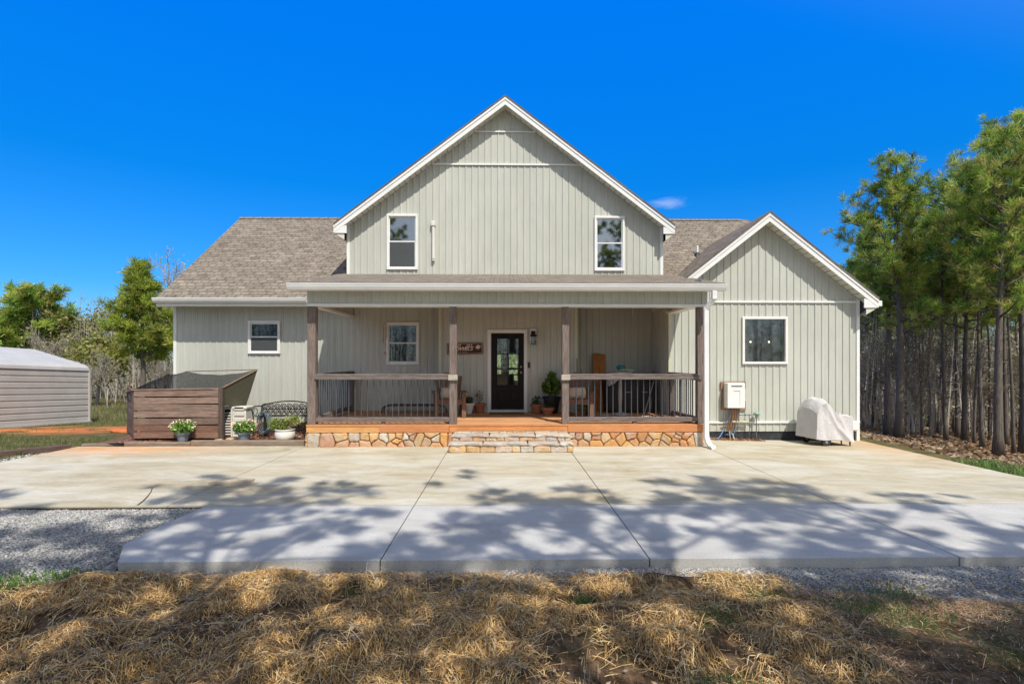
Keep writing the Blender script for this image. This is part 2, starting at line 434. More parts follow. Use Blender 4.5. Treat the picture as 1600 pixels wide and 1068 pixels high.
# ground floor walls
mb = MB(); wall(mb, XL, XD0 + .02, .16, 3.12, front(YW), [hole('left wing'), hole('porch')]); obj('wall', mb, M['siding'], house, True)
YA = 13.66
DR = (PX(767.5, YD), PX(819, YD), .50, PZ(519.5, YD, 790))
mb = MB(); wall(mb, XD0, XD1, ZF, 3.12, front(YD), [DR]); 
wall(mb, YD, YW + .3, ZF, 3.12, facex(XD0, -1)); wall(mb, YD, YA, ZF, 3.12, facex(XD1, 1)); obj('wall', mb, M['siding'], house, True)
mb = MB(); wall(mb, XD1, XW0 + .05, ZF, 3.12, front(YA)); obj('wall', mb, M['siding'], house, True)
mb = MB(); wall(mb, YR, YA + .02, .2, 3.6, facex(XW0, -1)); obj('wall', mb, M['siding'], house, True)
mb = MB(); wall(mb, YW, 20.6, .1, 3.2, facex(XL, -1)); 
wall(mb, YW, 17.03, 3.2, lambda u: 3.02 + .75 * (u - 12.95), facex(XL, -1)); wall(mb, 17.03, 20.6, 3.2, lambda u: 3.02 + .75 * (21.1 - u), facex(XL, -1))
obj('wall', mb, M['siding'], house, True)
# right wing gable wall
YRG = 11.97
gax, gaz = P(1203, 329.5, YRG); gRx, gRz = P(1373, 464.5, YRG)
gs = (gaz - gRz) / (gRx - gax)
def gz(x): return gaz - .22 - gs * abs(x - gax)
mb = MB()
zt2 = PZ(471.5, YR, 1200); zt1 = PZ(659, YR, 1200); zb1 = PZ(673.5, YR, 1200)
wall(mb, XW0, XW1, zb1, lambda u: max(zb1, gz(u)), front(YR), [hole('right wing')], extra=[gax], off=.03); obj('wall', mb, M['siding'], house, True)
mb = MB(); wall(mb, YR, 20.6, -.1, 3.1, facex(XW1, 1)); obj('wall', mb, M['siding'], house, True)
mb = MB(); mb.box(XW0 + .05, XW1 - .04, YR + .02, YR + .2, -.6, zb1 - .002); obj('foundation', mb, M['concfound'], house, True)
mb = MB(); mb.box(XL + .05, -3.9, YW + .03, YW + .2, -.3, .165); obj('foundation', mb, M['blockfound'], house, True)
# dormer: upper floor
YG = 13.12
dax, daz = P(789.5, 148.5, YG); dLx, dLz = P(521, 349, YG); dRx, dRz = P(1054.5, 350.5, YG)
ds = ((daz - dLz) / (dax - dLx) + (daz - dRz) / (dRx - dax)) / 2
XU0, XU1 = PX(543.5, YW), PX(1034.5, YW)
zu = PZ(429, YW, 790) - .12
def uz(x): return daz - .22 - ds * abs(x - dax)
mb = MB(); wall(mb, XU0, XU1, zu, uz, front(YW), [hole('upper left'), hole('upper right')], extra=[dax], off=.01)
obj('gable_wall', mb, M['siding'], house, True)
for X, s in ((XU0, -1), (XU1, 1)):
    mb = MB(); wall(mb, YW, 20.6, 3.3, uz(X), facex(X, s)); obj('wall', mb, M['siding'], house, True)
# corner posts and horizontal trims
for x, Y, z0, z1 in ((XL, YW, .16, 3.1), (XU0, YW, zu, uz(XU0 + .06)), (XU1, YW, zu, uz(XU1 - .06)), (XW1, YR, -.25, gz(XW1))):
    s = 1 if x > 0 else -1
    mb = MB(); mb.box(min(x + s * .022, x - s * .05), max(x + s * .022, x - s * .05), Y - .022, Y + .05, z0, z1)
    obj('corner_trim', mb, M['white'], house, True)
SGT = simple('sage_trim', (.58, .58, .46), .5, .05)
for x, Y in ((XD0, YD), (XD1, YD), (XW0, YR)):
    s = 1 if x in (XD1,) else -1
    mb = MB(); mb.box(min(x + s * .02, x - s * .05), max(x + s * .02, x - s * .05), Y - .02, Y + .05, ZF, 3.1)
    obj('corner_trim', mb, SGT, house, True)
mb = MB(); mb.box(XL, XD0, YW - .02, YW, 3.06, 3.1); obj('top_trim', mb, SGT, house, True)
for a_, b_, Y_, z, h_ in ((PX(1098, YR), XW1 + .02, YR, zt2, .022), (PX(1100, YR), XW1 + .02, YR, zt1, .022), (PX(675, YW), PX(905, YW), YW, PZ(257.5, YW, 790), .02), (PX(737, YW), PX(836, YW), YW, PZ(206.5, YW, 790), .016)):
    mb = MB(); mb.box(a_, b_, Y_ - .036, Y_ - .003, z - h_, z + h_); obj('trim_band', mb, M['white'], house, True)

# --- roofs
def roofquad(mb, a, b, c, d, th=.045):
    """a-b along the eave, c-d along the ridge (a under d)"""
    a, b, c, d = map(Vector, (a, b, c, d)); dn = Vector((0, 0, -th))
    u = (b - a).normalized(); n = (b - a).cross(d - a).normalized(); v = n.cross(u)
    uv = [((p).dot(u), (p).dot(v)) for p in (a, b, c, d)]
    mb.poly([a, b, c, d], uv=uv)
    mb.poly([a + dn, d + dn, c + dn, b + dn], uv=[uv[0], uv[3], uv[2], uv[1]])
    for p, q in ((a, b), (b, c), (c, d), (d, a)):
        mb.poly([p, p + dn, q + dn, q], uv=[(0, 0), (0, .02), (.4, .02), (.4, 0)])
XR0, XR1 = -8.47, 8.0; ZE, YE, YRI = 3.24, 12.93, 17.03; ZR = ZE + .75 * (YRI - YE)
mb = MB()
roofquad(mb, (XR0, YE, ZE), (XR1, YE, ZE), (XR1, YRI, ZR), (XR0, YRI, ZR))
roofquad(mb, (XR1, 2 * YRI - YE, ZE), (XR0, 2 * YRI - YE, ZE), (XR0, YRI, ZR), (XR1, YRI, ZR))
mb2 = MB()
n = int((XR1 - XR0) / .3)
for i in range(n):                                              # ridge caps
    x = XR0 + i * .3
    if dLx + .4 < x < dRx - .6: continue
    for s in (-1, 1):
        mb.poly([(x, YRI, ZR + .022), (x + .31, YRI, ZR + .012), (x + .31, YRI + s * .14, ZR - .085), (x, YRI + s * .14, ZR - .075)][::s], uv=[(0, 0), (.3, 0), (.3, .14), (0, .14)][::s])
obj('roof', mb, M['shingle'], house, True)
for X in (XR0, XR1):                                             # rake boards of the main roof
    mb = MB()
    s = -1 if X < 0 else 1
    for y0, z0, y1, z1 in ((YE, ZE, YRI, ZR), (2 * YRI - YE, ZE, YRI, ZR)):
        mb.idx([(X - s * .0, y0, z0 - .05), (X, y1, z1 - .05), (X, y1, z1 - .24), (X, y0, z0 - .24), (X - s * .03, y0, z0 - .05), (X - s * .03, y1, z1 - .05), (X - s * .03, y1, z1 - .24), (X - s * .03, y0, z0 - .24)],
               [(0, 1, 2, 3), (4, 7, 6, 5), (3, 2, 6, 7), (0, 4, 5, 1)])
    obj('rake_board', mb, M['white'], house, True)
mb = MB(); mb.box(XR0, -3.6, YE + .001, YE + .03, ZE - .2, ZE - .052); obj('eave_board', mb, M['white'], house, True)
mb = MB(); mb.box(XR0 + .02, -1.5, YE + .03, YW, 3.085, 3.105)
for k in range(60):
    x = XR0 + .1 + k * .12
    mb.box(x, x + .012, YE + .03, YW - .02, 3.078, 3.085)
obj('soffit', mb, M['soffit'], house, True)

def gable(name, ax, az, tips, Yf, Yb, Yw, xw, slope, th=.20):
    mb = MB(); fb = MB(); sb = MB()
    for (tx, tz), wx in zip(tips, xw):
        s = -1 if tx < ax else 1
        A0, A1, T0, T1 = (ax, Yf - .03, az), (ax, Yb, az), (tx, Yf - .03, tz), (tx, Yb, tz)
        if s > 0: roofquad(mb, T0, T1, A1, A0, .035)
        else: roofquad(mb, T1, T0, A0, A1, .035)
        o = .035
        bx, bz = wx, az - slope * abs(wx - ax)                     # roof height over the wall corner
        fb.prism([(ax, az - o), (tx, tz - o), (tx, tz - th - o), (ax, az - th - o)][::s], Yf, Yf + .03)
        # second step of the rake board
        fb.prism([(ax, az - o - .002), (tx, tz - o - .002), (tx, tz - o - .075), (ax, az - o - .075)][::s], Yf - .015, Yf + .001)
        # boxed return
        zb = tz - th - o
        fb.prism([(tx, zb + .002), (wx - s * .06, zb - .002 + slope * abs(tx - wx) * .0), (wx - s * .06, bz - th - o + .0), (tx, tz - th * .5 - o)][::s], Yf + .004, Yf + .026)
        fb.box(min(tx, tx - s * .025), max(tx, tx - s * .025), Yf + .03, Yb, zb, tz - o)
        # soffit under the rake and along the eave
        nb = int(abs(tx - ax) / .13)
        for i in range(nb):
            f0, f1 = i / nb, (i + .90) / nb
            xa, xb = ax + (tx - ax) * f0, ax + (tx - ax) * f1
            za, zb_ = az - th - o + .02 - slope * abs(xa - ax), az - th - o + .02 - slope * abs(xb - ax)
            sb.poly([(xa, Yf + .03, za), (xb, Yf + .03, zb_), (xb, Yw, zb_), (xa, Yw, za)])
            xc = ax + (tx - ax) * (i + 1) / nb; zc = az - th - o + .02 - slope * abs(xc - ax)
            sb.poly([(xb, Yf + .03, zb_), (xc, Yf + .03, zc + .012), (xc, Yw, zc + .012), (xb, Yw, zb_)])
        sb.poly([(tx, Yf + .03, zb + .004), (tx, Yb, zb + .004), (wx, Yb, zb - .06 - .1), (wx, Yf + .03, zb - .16)])
        sb.poly([(tx, Yf + .028, zb + .004), (wx, Yf + .028, zb - .16), (wx, Yf + .028, zb + .004)])
    r = obj(name, mb, M['shingle'], house, True)
    obj('rake_board', fb, M['white'], r, True); obj('soffit', sb, M['soffit'], r, True)
gable('upper_roof', dax, daz, [(dLx, daz - ds * (dax - dLx)), (dRx, daz - ds * (dRx - dax))], YG, 20.8, YW, (XU0, XU1), ds)
gLx = gax - (gRx - gax)
gable('wing_roof', gax, gaz, [(gLx + .25, gaz - gs * (gax - gLx - .25)), (gRx, gRz)], YRG, 16.6, YR, (XW0, XW1), gs)

# --- gutters
def gutter(x0, x1, y0, y1, z0, z1):
    mb = MB(); d = .02
    prof = [(y1, z1), (y0 + .0, z1), (y0, z1 - d), (y0 + .012, z1 - d - .005), (y0 + .012, z1 - .055), (y0 + .04, z0 + .015), (y0 + .06, z0), (y1, z0)]
    n = len(prof)
    vs = [(x0, y, z) for y, z in prof] + [(x1, y, z) for y, z in prof]
    mb.idx(vs, [tuple(range(n))[::-1], tuple(range(n, 2 * n))] + [(i, (i + 1) % n, (i + 1) % n + n, i + n) for i in range(n)])
    for x in np.arange(x0 + .4, x1, .61): mb.box(x, x + .012, y0 - .001, y0 + .05, z1 + .0005, z1 + .003)
    return mb
obj('gutter', gutter(XR0 - .03, PX(478, YE - .12), YE - .13, YE - .003, 3.115, 3.235), M['gutter'], house, True)
YPE = 10.14
pgz1, pgz0 = PZ(442.5, YPE, 790), PZ(453, YPE, 790)
PXL, PXR = PX(447, YPE), PX(1136.5, YPE)
obj('gutter', gutter(PXL, PXR, YPE, YPE + .13, pgz0, pgz1), M['gutter'], house, True)
# wing gutter stub seen end-on at the right
obj('gutter', gutter(0, .12, 0, .1, 0, .12) if False else (lambda m: (m.box(gRx + .004, gRx + .125, YRG + .05, 16.5, gRz - .2, gRz - .07, bev=.01), m)[1])(MB()), M['gutter'], house, True)
# downspout
mb = MB()
dsx = PX(1103, 10.5)
pts = [(dsx + .05, YPE + .07, pgz0), (dsx + .05, YPE + .07, pgz0 - .14), (PX(1099, 10.45), YPE + .18, PZ(484, 10.45, 1100)), (PX(1100, 10.45), YPE + .19, .22), (PX(1103, 10.4), YPE + .17, .12), (PX(1108, 10.3), YPE + .08, .035), (PX(1121, 9.9), YPE - .06, .03)]
for i in range(len(pts) - 1): mb.beam(pts[i], pts[i + 1], .095, .075, up=(0, 1, 0), bev=.01)
for p in pts[1:-1]: mb.box(p[0] - .05, p[0] + .05, p[1] - .04, p[1] + .04, p[2] - .03, p[2] + .03, bev=.012)
obj('downspout', mb, M['gutter'], house, True)

# --- porch roof, beam, ceiling
PS = (PZ(428.5, YW, 790) - (pgz1 + .01)) / (YW - YPE)
def pz(y): return pgz1 + .01 + PS * (y - YPE)
mb = MB(); roofquad(mb, (PXL + .01, YPE + .03, pz(YPE + .03)), (PXR - .01, YPE + .03, pz(YPE + .03)), (PXR - .01, 14.15, pz(14.15)), (PXL + .01, 14.15, pz(14.15)))
obj('porch_roof', mb, M['shingle'], house, True)
BX0, BX1 = PX(479.5, YP - .12), PX(1106, YP - .12)
mb = MB(); YBm = YP - .10
zbt = PZ(478.8, YBm, 790)
wall(mb, BX0, BX1, zbt + .05, 3.2, front(YBm), off=.02); mb.box(BX0, BX1, YBm + .004, YBm + .2, zbt + .03, 3.2)
wall(mb, YBm, YW, zbt + .08, 3.35, facex(BX0, -1)); wall(mb, YBm, YR, zbt + .08, 3.4, facex(BX1 - .12, 1))
for X in (-3.82, 3.84): wall(mb, YBm + .2, YW if X < 0 else YR, zbt + .06, 3.1, facex(X, 1 if X < 0 else -1))
olive = simple('shaded_cladding', (.43, .44, .30), .55, .08, 3)
obj('beam_cladding', mb, M['siding'], house, True)
mb = MB(); mb.box(BX0 - .01, BX1 + .01, YBm - .02, YBm + .22, zbt, zbt + .05)
mb.box(BX0 - .01, -3.80, YBm + .22, YW - .02, zbt + .005, zbt + .06); mb.box(3.80, BX1 - .10, YBm + .22, YR - .02, zbt + .005, zbt + .06)
mb.box(PXL + .03, PXR - .03, YPE + .13, YPE + .16, pgz0 - .0, pgz1)                     # eave board behind the gutter
obj('beam_trim', mb, M['white'], house, True)
mb = MB(); mb.box(PXL + .03, PXR - .03, YPE + .16, YBm - .004, 3.16, 3.18); obj('soffit', mb, M['soffit'], house, True)
mb = MB()
for k in range(24):
    y = YBm + .2 + k * .14
    mb.box(BX0 + .02, BX1 - .14, y, y + .134, 3.10, 3.12)
obj('porch_ceiling', mb, M['ceil'], house, True)

# --- porch floor and stone base
PB0, PB1 = PX(479, YB), PX(1098, YB)
mb = MB()
for k in range(22):                                              # boards parallel to the front
    y = YB + .02 + k * .145
    if y > YA: break
    j = 0; x = PB0 - .02
    while x < PB1:
        L = random.uniform(2.4, 4.2); c = random.uniform(.72, 1.15)
        x2 = min(x + L, PB1 + .02)
        mb.box(x, x2 - .003, y, y + .139, ZF - .035, ZF + random.uniform(-.001, .001), (c, c * random.uniform(.93, 1), c * .97)); x = x2
obj('porch_floor', mb, wood('deck_boards', (.48, .24, .11), (.76, .42, .21), 'x', .7, attr=True), house, True)
mb = MB()
for a, b, c in ((479, 594, (1, 1.15, 1.1)), (594, 702, (.85, .78, .8)), (702, 887, (1.08, .95, .8)), (887, 1098, (.9, .85, .88))):
    mb.box(PX(a, YB) + .003, PX(b, YB) - .003, YB - .02 if c[0] > .9 else YB - .035, YB + .05, PZ(674.5, YB, 790), ZF - (.03 if c[0] > .9 else .012), c)
mb.box(PB0, PB1, YB - .03, YB + .03, ZF - .025, ZF + .0, (.95, .9, .9))
obj('rim_board', mb, wood('rim_boards', (.55, .23, .08), (.78, .37, .16), 'x', .7, attr=True), house, True)

STC = [(.72, .36, .14), (.66, .44, .20), (.74, .50, .26), (.58, .27, .12), (.60, .57, .50), (.70, .66, .56), (.52, .34, .20), (.78, .42, .15), (.60, .34, .24), (.74, .40, .2)]
def voro(x0, x1, z0, z1, n, seed, asp=1.35, relax=2):
    r = random.Random(seed)
    pts = [(r.uniform(x0, x1), r.uniform(z0, z1)) for _ in range(n)]
    def cells():
        out_ = []
        for i, (px, pz_) in enumerate(pts):
            poly = [(x0, z0), (x1, z0), (x1, z1), (x0, z1)]
            near = sorted(range(n), key=lambda j: ((pts[j][0] - px) / asp) ** 2 + (pts[j][1] - pz_) ** 2)[1:16]
            for j in near:
                qx, qz = pts[j]; nx, nz = (qx - px) / asp ** 2, (qz - pz_)
                mx, mz = (px + qx) / 2, (pz_ + qz) / 2
                new = []
                for k in range(len(poly)):
                    a, b = poly[k], poly[(k + 1) % len(poly)]
                    da = (a[0] - mx) * nx + (a[1] - mz) * nz; db = (b[0] - mx) * nx + (b[1] - mz) * nz
                    if da <= 0: new.append(a)
                    if (da < 0) != (db < 0) and abs(da - db) > 1e-9:
                        t = da / (da - db); new.append((a[0] + (b[0] - a[0]) * t, a[1] + (b[1] - a[1]) * t))
                poly = new
                if len(poly) < 3: break
            out_.append(poly)
        return out_
    for _ in range(relax):
        cs = cells()
        pts = [(sum(p[0] for p in c) / len(c), sum(p[1] for p in c) / len(c)) if len(c) > 2 else p0 for c, p0 in zip(cs, pts)]
    return cells()
def stones(mb, cells, mapf, gap=.011, proud=.03, rs=None, pal=STC, seed=0):
    r = random.Random(seed)
    for c in cells:
        if len(c) < 3: continue
        cx = sum(p[0] for p in c) / len(c); cz = sum(p[1] for p in c) / len(c)
        col = r.choice(pal); k = r.uniform(.8, 1.15); col = tuple(v * k for v in col)
        # round the outline: subdivide and pull corners in
        ring = []
        m = len(c)
        for i in range(m):
            a, b = c[i], c[(i + 1) % m]
            for t in (.12, .5, .88):
                ring.append((a[0] + (b[0] - a[0]) * t, a[1] + (b[1] - a[1]) * t))
        def sh(p, g):
            dx, dz = cx - p[0], cz - p[1]; L = math.hypot(dx, dz) + 1e-6; g2 = min(g, L * .5)
            return (p[0] + dx / L * g2, p[1] + dz / L * g2)
        pr = proud * r.uniform(.6, 1.3)
        rings = [(gap, -.02), (gap, pr * .45), (gap + .010, pr * .85), (gap + .030, pr)]
        vs = []; q = len(ring); jit = [(r.uniform(-.004, .004), r.uniform(-.004, .004)) for _ in ring]
        for g, d in rings:
            for p, jt in zip(ring, jit):
                s_ = sh(p, g); vs.append(mapf(s_[0] + jt[0], s_[1] + jt[1], d + r.uniform(-.002, .002)))
        fs = []
        for l in range(3):
            for i in range(q): fs.append((l * q + i, l * q + (i + 1) % q, (l + 1) * q + (i + 1) % q, (l + 1) * q + i))
        vs.append(mapf(cx, cz, pr + r.uniform(-.002, .006))); ci = len(vs) - 1
        for i in range(q): fs.append((3 * q + i, 3 * q + (i + 1) % q, ci))
        mb.idx(vs, fs, col)
ZS = PZ(674.5, YB, 790)
mb = MB()
stones(mb, voro(PB0 + .01, -1.02, -.02, ZS - .003, 27, 3, 1.1, 1), lambda u, z, d: (u, YB - d, z), gap=.010, proud=.045, seed=1)
stones(mb, voro(YB - .01, 13.4, -.02, ZS - .003, 40, 8), lambda u, z, d: (PB0 - d, u, z), seed=5)
obj('stone_base', mb, M['stone'], house, True, smooth=False)
mb = MB()
stones(mb, voro(1.30, PB1 - .01, -.02, ZS - .003, 31, 6, 1.1, 1), lambda u, z, d: (u, YB - d, z), gap=.010, proud=.045, seed=2)
stones(mb, voro(YB - .01, 12.2, -.02, ZS - .003, 24, 9), lambda u, z, d: (PB1 + d, u, z), seed=6)
sb_ = obj('stone_base', mb, M['stone'], house, True, smooth=False)
mb = MB(); mb.box(PB0, PB1, YB, YB + .25, -.05, ZS - .001); mb.box(PB0, PB0 + .2, YB + .25, YW, -.05, ZS - .001); mb.box(PB1 - .2, PB1, YB + .25, YR, -.3, ZS - .001)
obj('mortar', mb, M['mortar'], sb_, True)

# --- stone steps
SX0, SX1 = PX(701.5, 9.8), PX(895.5, 9.8)
steps = MB(); PALE = [(.62, .55, .44), (.66, .62, .54), (.58, .52, .46), (.60, .46, .30), (.55, .52, .50), (.64, .44, .26)]
lv = [(9.80, 0, .125, SX0, SX1), (10.06, .175, .245, SX0 + .035, SX1 - .03), (10.34, .29, .325, SX0 + .05, SX1 - .05)]
for i, (y, z0, z1, a, b) in enumerate(lv):
    x = a; cells = []
    r = random.Random(20 + i)
    while x < b - .02:
        w_ = r.uniform(.09, .34); x2 = min(x + w_, b)
        if b - x2 < .08: x2 = b
        cells.append([(x, z0), (x2, z0), (x2, z1), (x, z1)]); x = x2
    stones(steps, cells, (lambda y: lambda u, z, d: (u, y - d, z))(y), .006, .022, pal=(PALE + STC[:4]) if i == 0 else PALE, seed=30 + i)
    stones(steps, [[(yy, z0), (yy + .15, z0), (yy + .15, z1), (yy, z1)] for yy in np.arange(y, YB - .1, .15)], (lambda b: lambda u, z, d: (b + d, u, z))(b), .006, .015, pal=PALE, seed=40 + i)
    stones(steps, [[(yy, z0), (yy + .15, z0), (yy + .15, z1), (yy, z1)] for yy in np.arange(y, YB - .1, .15)], (lambda a: lambda u, z, d: (a - d, u, z))(a), .006, .015, pal=PALE, seed=50 + i)
core = MB()
for i, (y, z0, z1, a, b) in enumerate(lv): core.box(a + .005, b - .005, y, YB - .03, z0 - .02 if i else -.1, z1)
tre = MB()
for i, (y, z, th, a, b) in enumerate(((9.77, .178, .052, SX0 - .01, SX1 + .01), (10.03, .296, .05, SX0 + .02, SX1 - .02))):
    r = random.Random(60 + i); x = a
    while x < b - .05:
        x2 = min(x + r.uniform(.5, .95), b)
        if b - x2 < .25: x2 = b
        n = 14; vs = []
        for l, (dz, g) in enumerate(((-th, .012), (-th * .5, .0), (-.006, .004), (0, .02))):
            for k in range(n + 1):
                t = k / n; jy = .012 * math.sin(x * 9 + t * 7 + l) + r.uniform(-.006, .006)
                vs.append((x + g * .6 + .003 + (x2 - x - .006 - g * 1.2) * t, y + g + jy, z + dz + (r.uniform(-.003, .003) if 0 < l < 3 else 0)))
        for k in range(n + 1): vs.append((vs[3 * (n + 1) + k][0], YB - .05, z))
        fs = []
        for l in range(4):
            for k in range(n): fs.append((l * (n + 1) + k, l * (n + 1) + k + 1, (l + 1) * (n + 1) + k + 1, (l + 1) * (n + 1) + k))
        fs += [tuple(l * (n + 1) for l in range(5))[::-1], tuple(l * (n + 1) + n for l in range(5))]
        k_ = r.uniform(.85, 1.1); c = r.choice([(.60, .58, .52), (.52, .52, .50), (.60, .52, .42)])
        tre.idx(vs, fs, tuple(v * k_ for v in c)); x = x2
st = thing('stone_steps', 'two low steps of mortared pale field stone leading up to the porch', 'steps', (.14, 10.2, 0))
obj('riser', steps, M['stone'], st, True); obj('mortar', core, M['mortar'], st, True); obj('tread', tre, M['stone'], st, True)

# --- posts and railings
PXC = [(PX(488.5, YP), .165), (PX(708.3, YP), .15), (PX(883.2, YP), .14), (PX(1090, YP + .1), .13)]
for i, (x, w_) in enumerate(PXC):
    mb = MB(); mb.box(x - w_ / 2, x + w_ / 2, YP - w_ / 2, YP + w_ / 2, ZF, zbt + .002, bev=.008)
    p = obj('porch_post', mb, M['post'], house, True)
    if i in (1, 2):
        mb = MB(); z = PZ(589, YP, 790); mb.box(x - w_ / 2 - .02, x + w_ / 2 + .02, YP - w_ / 2 - .05, YP - w_ / 2 + .02, z - .06, z + .05, bev=.01)
        obj('rail_end_block', mb, wood('pale_block', (.34, .30, .25), (.58, .53, .45), 'x'), p, True)
zr1, zr0 = PZ(584, YP, 600), PZ(592.5, YP, 600); zl1, zl0 = PZ(651.5, YP, 600), PZ(658.5, YP, 600)
def railing(xa, xb, side=None, nb=0, label=None):
    g = MB(); ax = 'x' if side is None else 'y'
    if side is None:
        g.box(xa, xb, YP - .075, YP + .06, zr1 - .04, zr1, bev=.006); g.box(xa, xb, YP - .10, YP - .04, zr0, zr1 - .042, bev=.004)
        r = obj('railing', g, M['railx'], house, True)
        g = MB(); g.box(xa, xb, YP - .06, YP + .045, zl0, zl1, bev=.006); g.box((xa + xb) / 2 - .04, (xa + xb) / 2 + .04, YP - .04, YP + .04, ZF, zl0, bev=.004)
        obj('bottom_rail', g, M['railx'], r, True)
        base = None
        for k in range(nb):
            x = xa + .1 + (xb - xa - .2) * (k + .5) / nb
            m = MB(); m.tube([(x, YP - .0, zl1 - .01), (x, YP - .0, zr0 - .002)], .011, 6)
            if k % 7 == 3: pass
            obj('baluster', m, M['balus'], r, True)
    else:
        X, y0, y1 = xa, xb, side
        g.box(X - .07, X + .07, y0, y1, zr1 - .04, zr1, bev=.006); g.box(X - .02, X + .02, y0, y1, zr1 - .13, zr1 - .042)
        r = obj('railing', g, M['raily'], house, True)
        g = MB(); g.box(X - .045, X + .045, y0, y1, zl0, zl1, bev=.006); obj('bottom_rail', g, M['raily'], r, True)
        g = MB(); g.box(X - .07, X + .07, y1 - .16, y1 - .02, ZF, zr1 - .002, bev=.006); obj('end_post', g, M['raily'], r, True)
        for k in range(nb):
            y = y0 + .08 + (y1 - .25 - y0) * (k + .5) / nb
            m = MB(); m.tube([(X, y, zl1 - .01), (X, y, zr0)], .011, 6); obj('baluster', m, M['balus'], r, True)
railing(PXC[0][0] + .06, PXC[1][0] - .06, None, 20)
railing(PXC[2][0] + .06, PXC[3][0] + .02, None, 20)
railing(PXC[0][0] - .01, YP + .05, YW - .02, 17)
railing(PXC[3][0] - .07, YP + .05, YR - .02, 11)

# --- windows
def window(k, hung=True, label=None, lower='room'):
    x0, x1, z0, z1 = wrect(k); Y = WIN[k][4]; f = .055
    mb = MB()
    for a, b, c, d in ((x0, x1, z1 - f, z1), (x0, x1, z0, z0 + f), (x0, x0 + f, z0 + f, z1 - f), (x1 - f, x1, z0 + f, z1 - f)):
        mb.box(a, b, Y - .05, Y + .09, c, d, bev=.006)
    r = obj('window', mb, M['white'], house, True, label=label)
    i = .022
    a, b, c, d = x0 + f, x1 - f, z0 + f, z1 - f
    if hung:
        zm = (z0 + z1) / 2
        for nm, (lo, hi), y in (('upper_sash', (zm - .02, d), Y + .0), ('lower_sash', (c, zm + .025), Y - .02)):
            m = MB(); 
            for q in ((a, b, hi - i - .01, hi), (a, b, lo, lo + i + .01), (a, a + i, lo + i + .01, hi - i - .01), (b - i, b, lo + i + .01, hi - i - .01)):
                m.box(q[0], q[1], y - .012, y + .02, q[2], q[3], bev=.003)
            obj(nm, m, M['white'], r, True)
            m = MB(); m.box(a + i - .004, b - i + .004, y + .002, y + .008, lo + i, hi - i); obj('pane', m, M['glass_up' if 'upper' in k else 'glass'], r, True)
        m = MB(); m.box(a + i, b - i, Y - .036, Y - .035, c + i, zm - .01); 
        if k in ('left wing', 'upper left'): obj('insect_screen', m, M['mesh'], r, True)
    else:
        m = MB(); m.box(a - .004, b + .004, Y + .01, Y + .016, c - .004, d + .004); obj('pane', m, glass_mat('picture_glass', .13, (.55, .6, .55), .035), r, True)
    if hung:
        m = MB(); m.poly([(x0 + .01, Y + .6, z0), (x1, Y + .6, z0), (x1, Y + .6, z1), (x0 + .01, Y + .6, z1)]); 
        m.poly([(x0, Y + .09, z0), (x1, Y + .09, z0), (x1, Y + .6, z0), (x0, Y + .6, z0)]); m.poly([(x0, Y + .09, z1), (x0, Y + .6, z1), (x1, Y + .6, z1), (x1, Y + .09, z1)])
        m.poly([(x0, Y + .09, z0), (x0, Y + .6, z0), (x0, Y + .6, z1), (x0, Y + .09, z1)]); m.poly([(x1, Y + .09, z0), (x1, Y + .09, z1), (x1, Y + .6, z1), (x1, Y + .6, z0)])
        obj('interior', m, M['room'], r, True)
    return r
window('left wing', label='small white sash window with dark panes in the left wing')
window('porch', label='white sash window under the porch, left of the door')
window('upper left', label='white upper floor window beside the short white pipe')
window('upper right', label='white upper floor window on the right, reflecting a tree')
wr_ = window('right wing', hung=False, label='large square picture window in the right wing with lamps lit inside')
x0, x1, z0, z1 = wrect('right wing'); Y = YR
m = MB(); D = 2.2
q0, q1 = x0 - .8, x1 + .8; w0, w1 = z0 - .3, z1 + .15
m.poly([(q0, Y + D, w0), (q1, Y + D, w0), (q1, Y + D, w1), (q0, Y + D, w1)])
m.poly([(q0, Y + .1, w0), (q1, Y + .1, w0), (q1, Y + D, w0), (q0, Y + D, w0)]); m.poly([(q0, Y + .1, w1), (q0, Y + D, w1), (q1, Y + D, w1), (q1, Y + .1, w1)])
m.poly([(q0, Y + .1, w0), (q0, Y + D, w0), (q0, Y + D, w1), (q0, Y + .1, w1)]); m.poly([(q1, Y + .1, w0), (q1, Y + .1, w1), (q1, Y + D, w1), (q1, Y + D, w0)])
m.poly([(q0, Y + .09, w0), (q0, Y + .09, w1), (x0 + .02, Y + .09, w1), (x0 + .02, Y + .09, w0)]); m.poly([(x1 - .02, Y + .09, w0), (x1 - .02, Y + .09, w1), (q1, Y + .09, w1), (q1, Y + .09, w0)])
obj('interior', m, simple('kitchen_wall', (.11, .13, .08), .8, .3, 2), wr_, True)
m = MB(); m.box(x0 + .05, x1 - .05, Y + .10, Y + .13, z1 - .20, z1 - .05); m.box(x1 - .14, x1 - .05, Y + .10, Y + .13, z0 + .05, z1 - .2)
obj('blind_header', m, simple('green_blind', (.22, .32, .20), .8, .05), wr_, True)
def emis(name, col, s):
    mm, n, b = mat_new(name); b.inputs['Emission Color'].default_value = (*col, 1); b.inputs['Emission Strength'].default_value = s
    b.inputs['Base Color'].default_value = (*col, 1); return mm
EL = emis('lamp_glow', (1, .78, .45), 60)
m = MB(); zc = PZ(534, YR + 1.9, 1170); m.box(q0 + .02, x1 - .35, Y + 1.75, Y + D - .01, zc + .02, w1 - .02); 
obj('cabinet', m, simple('dark_cabinet', (.03, .03, .028), .6), wr_, True)
for px in (1161, 1174, 1203):
    m = MB(); X, Z = P(px, 535, YR + 1.9); m.lathe([(.0, -.010), (.013, -.008), (.013, .008), (0, .010)], (X, YR + 1.95, zc + .003), 10)
    obj('ceiling_spot', m, EL, wr_, True)
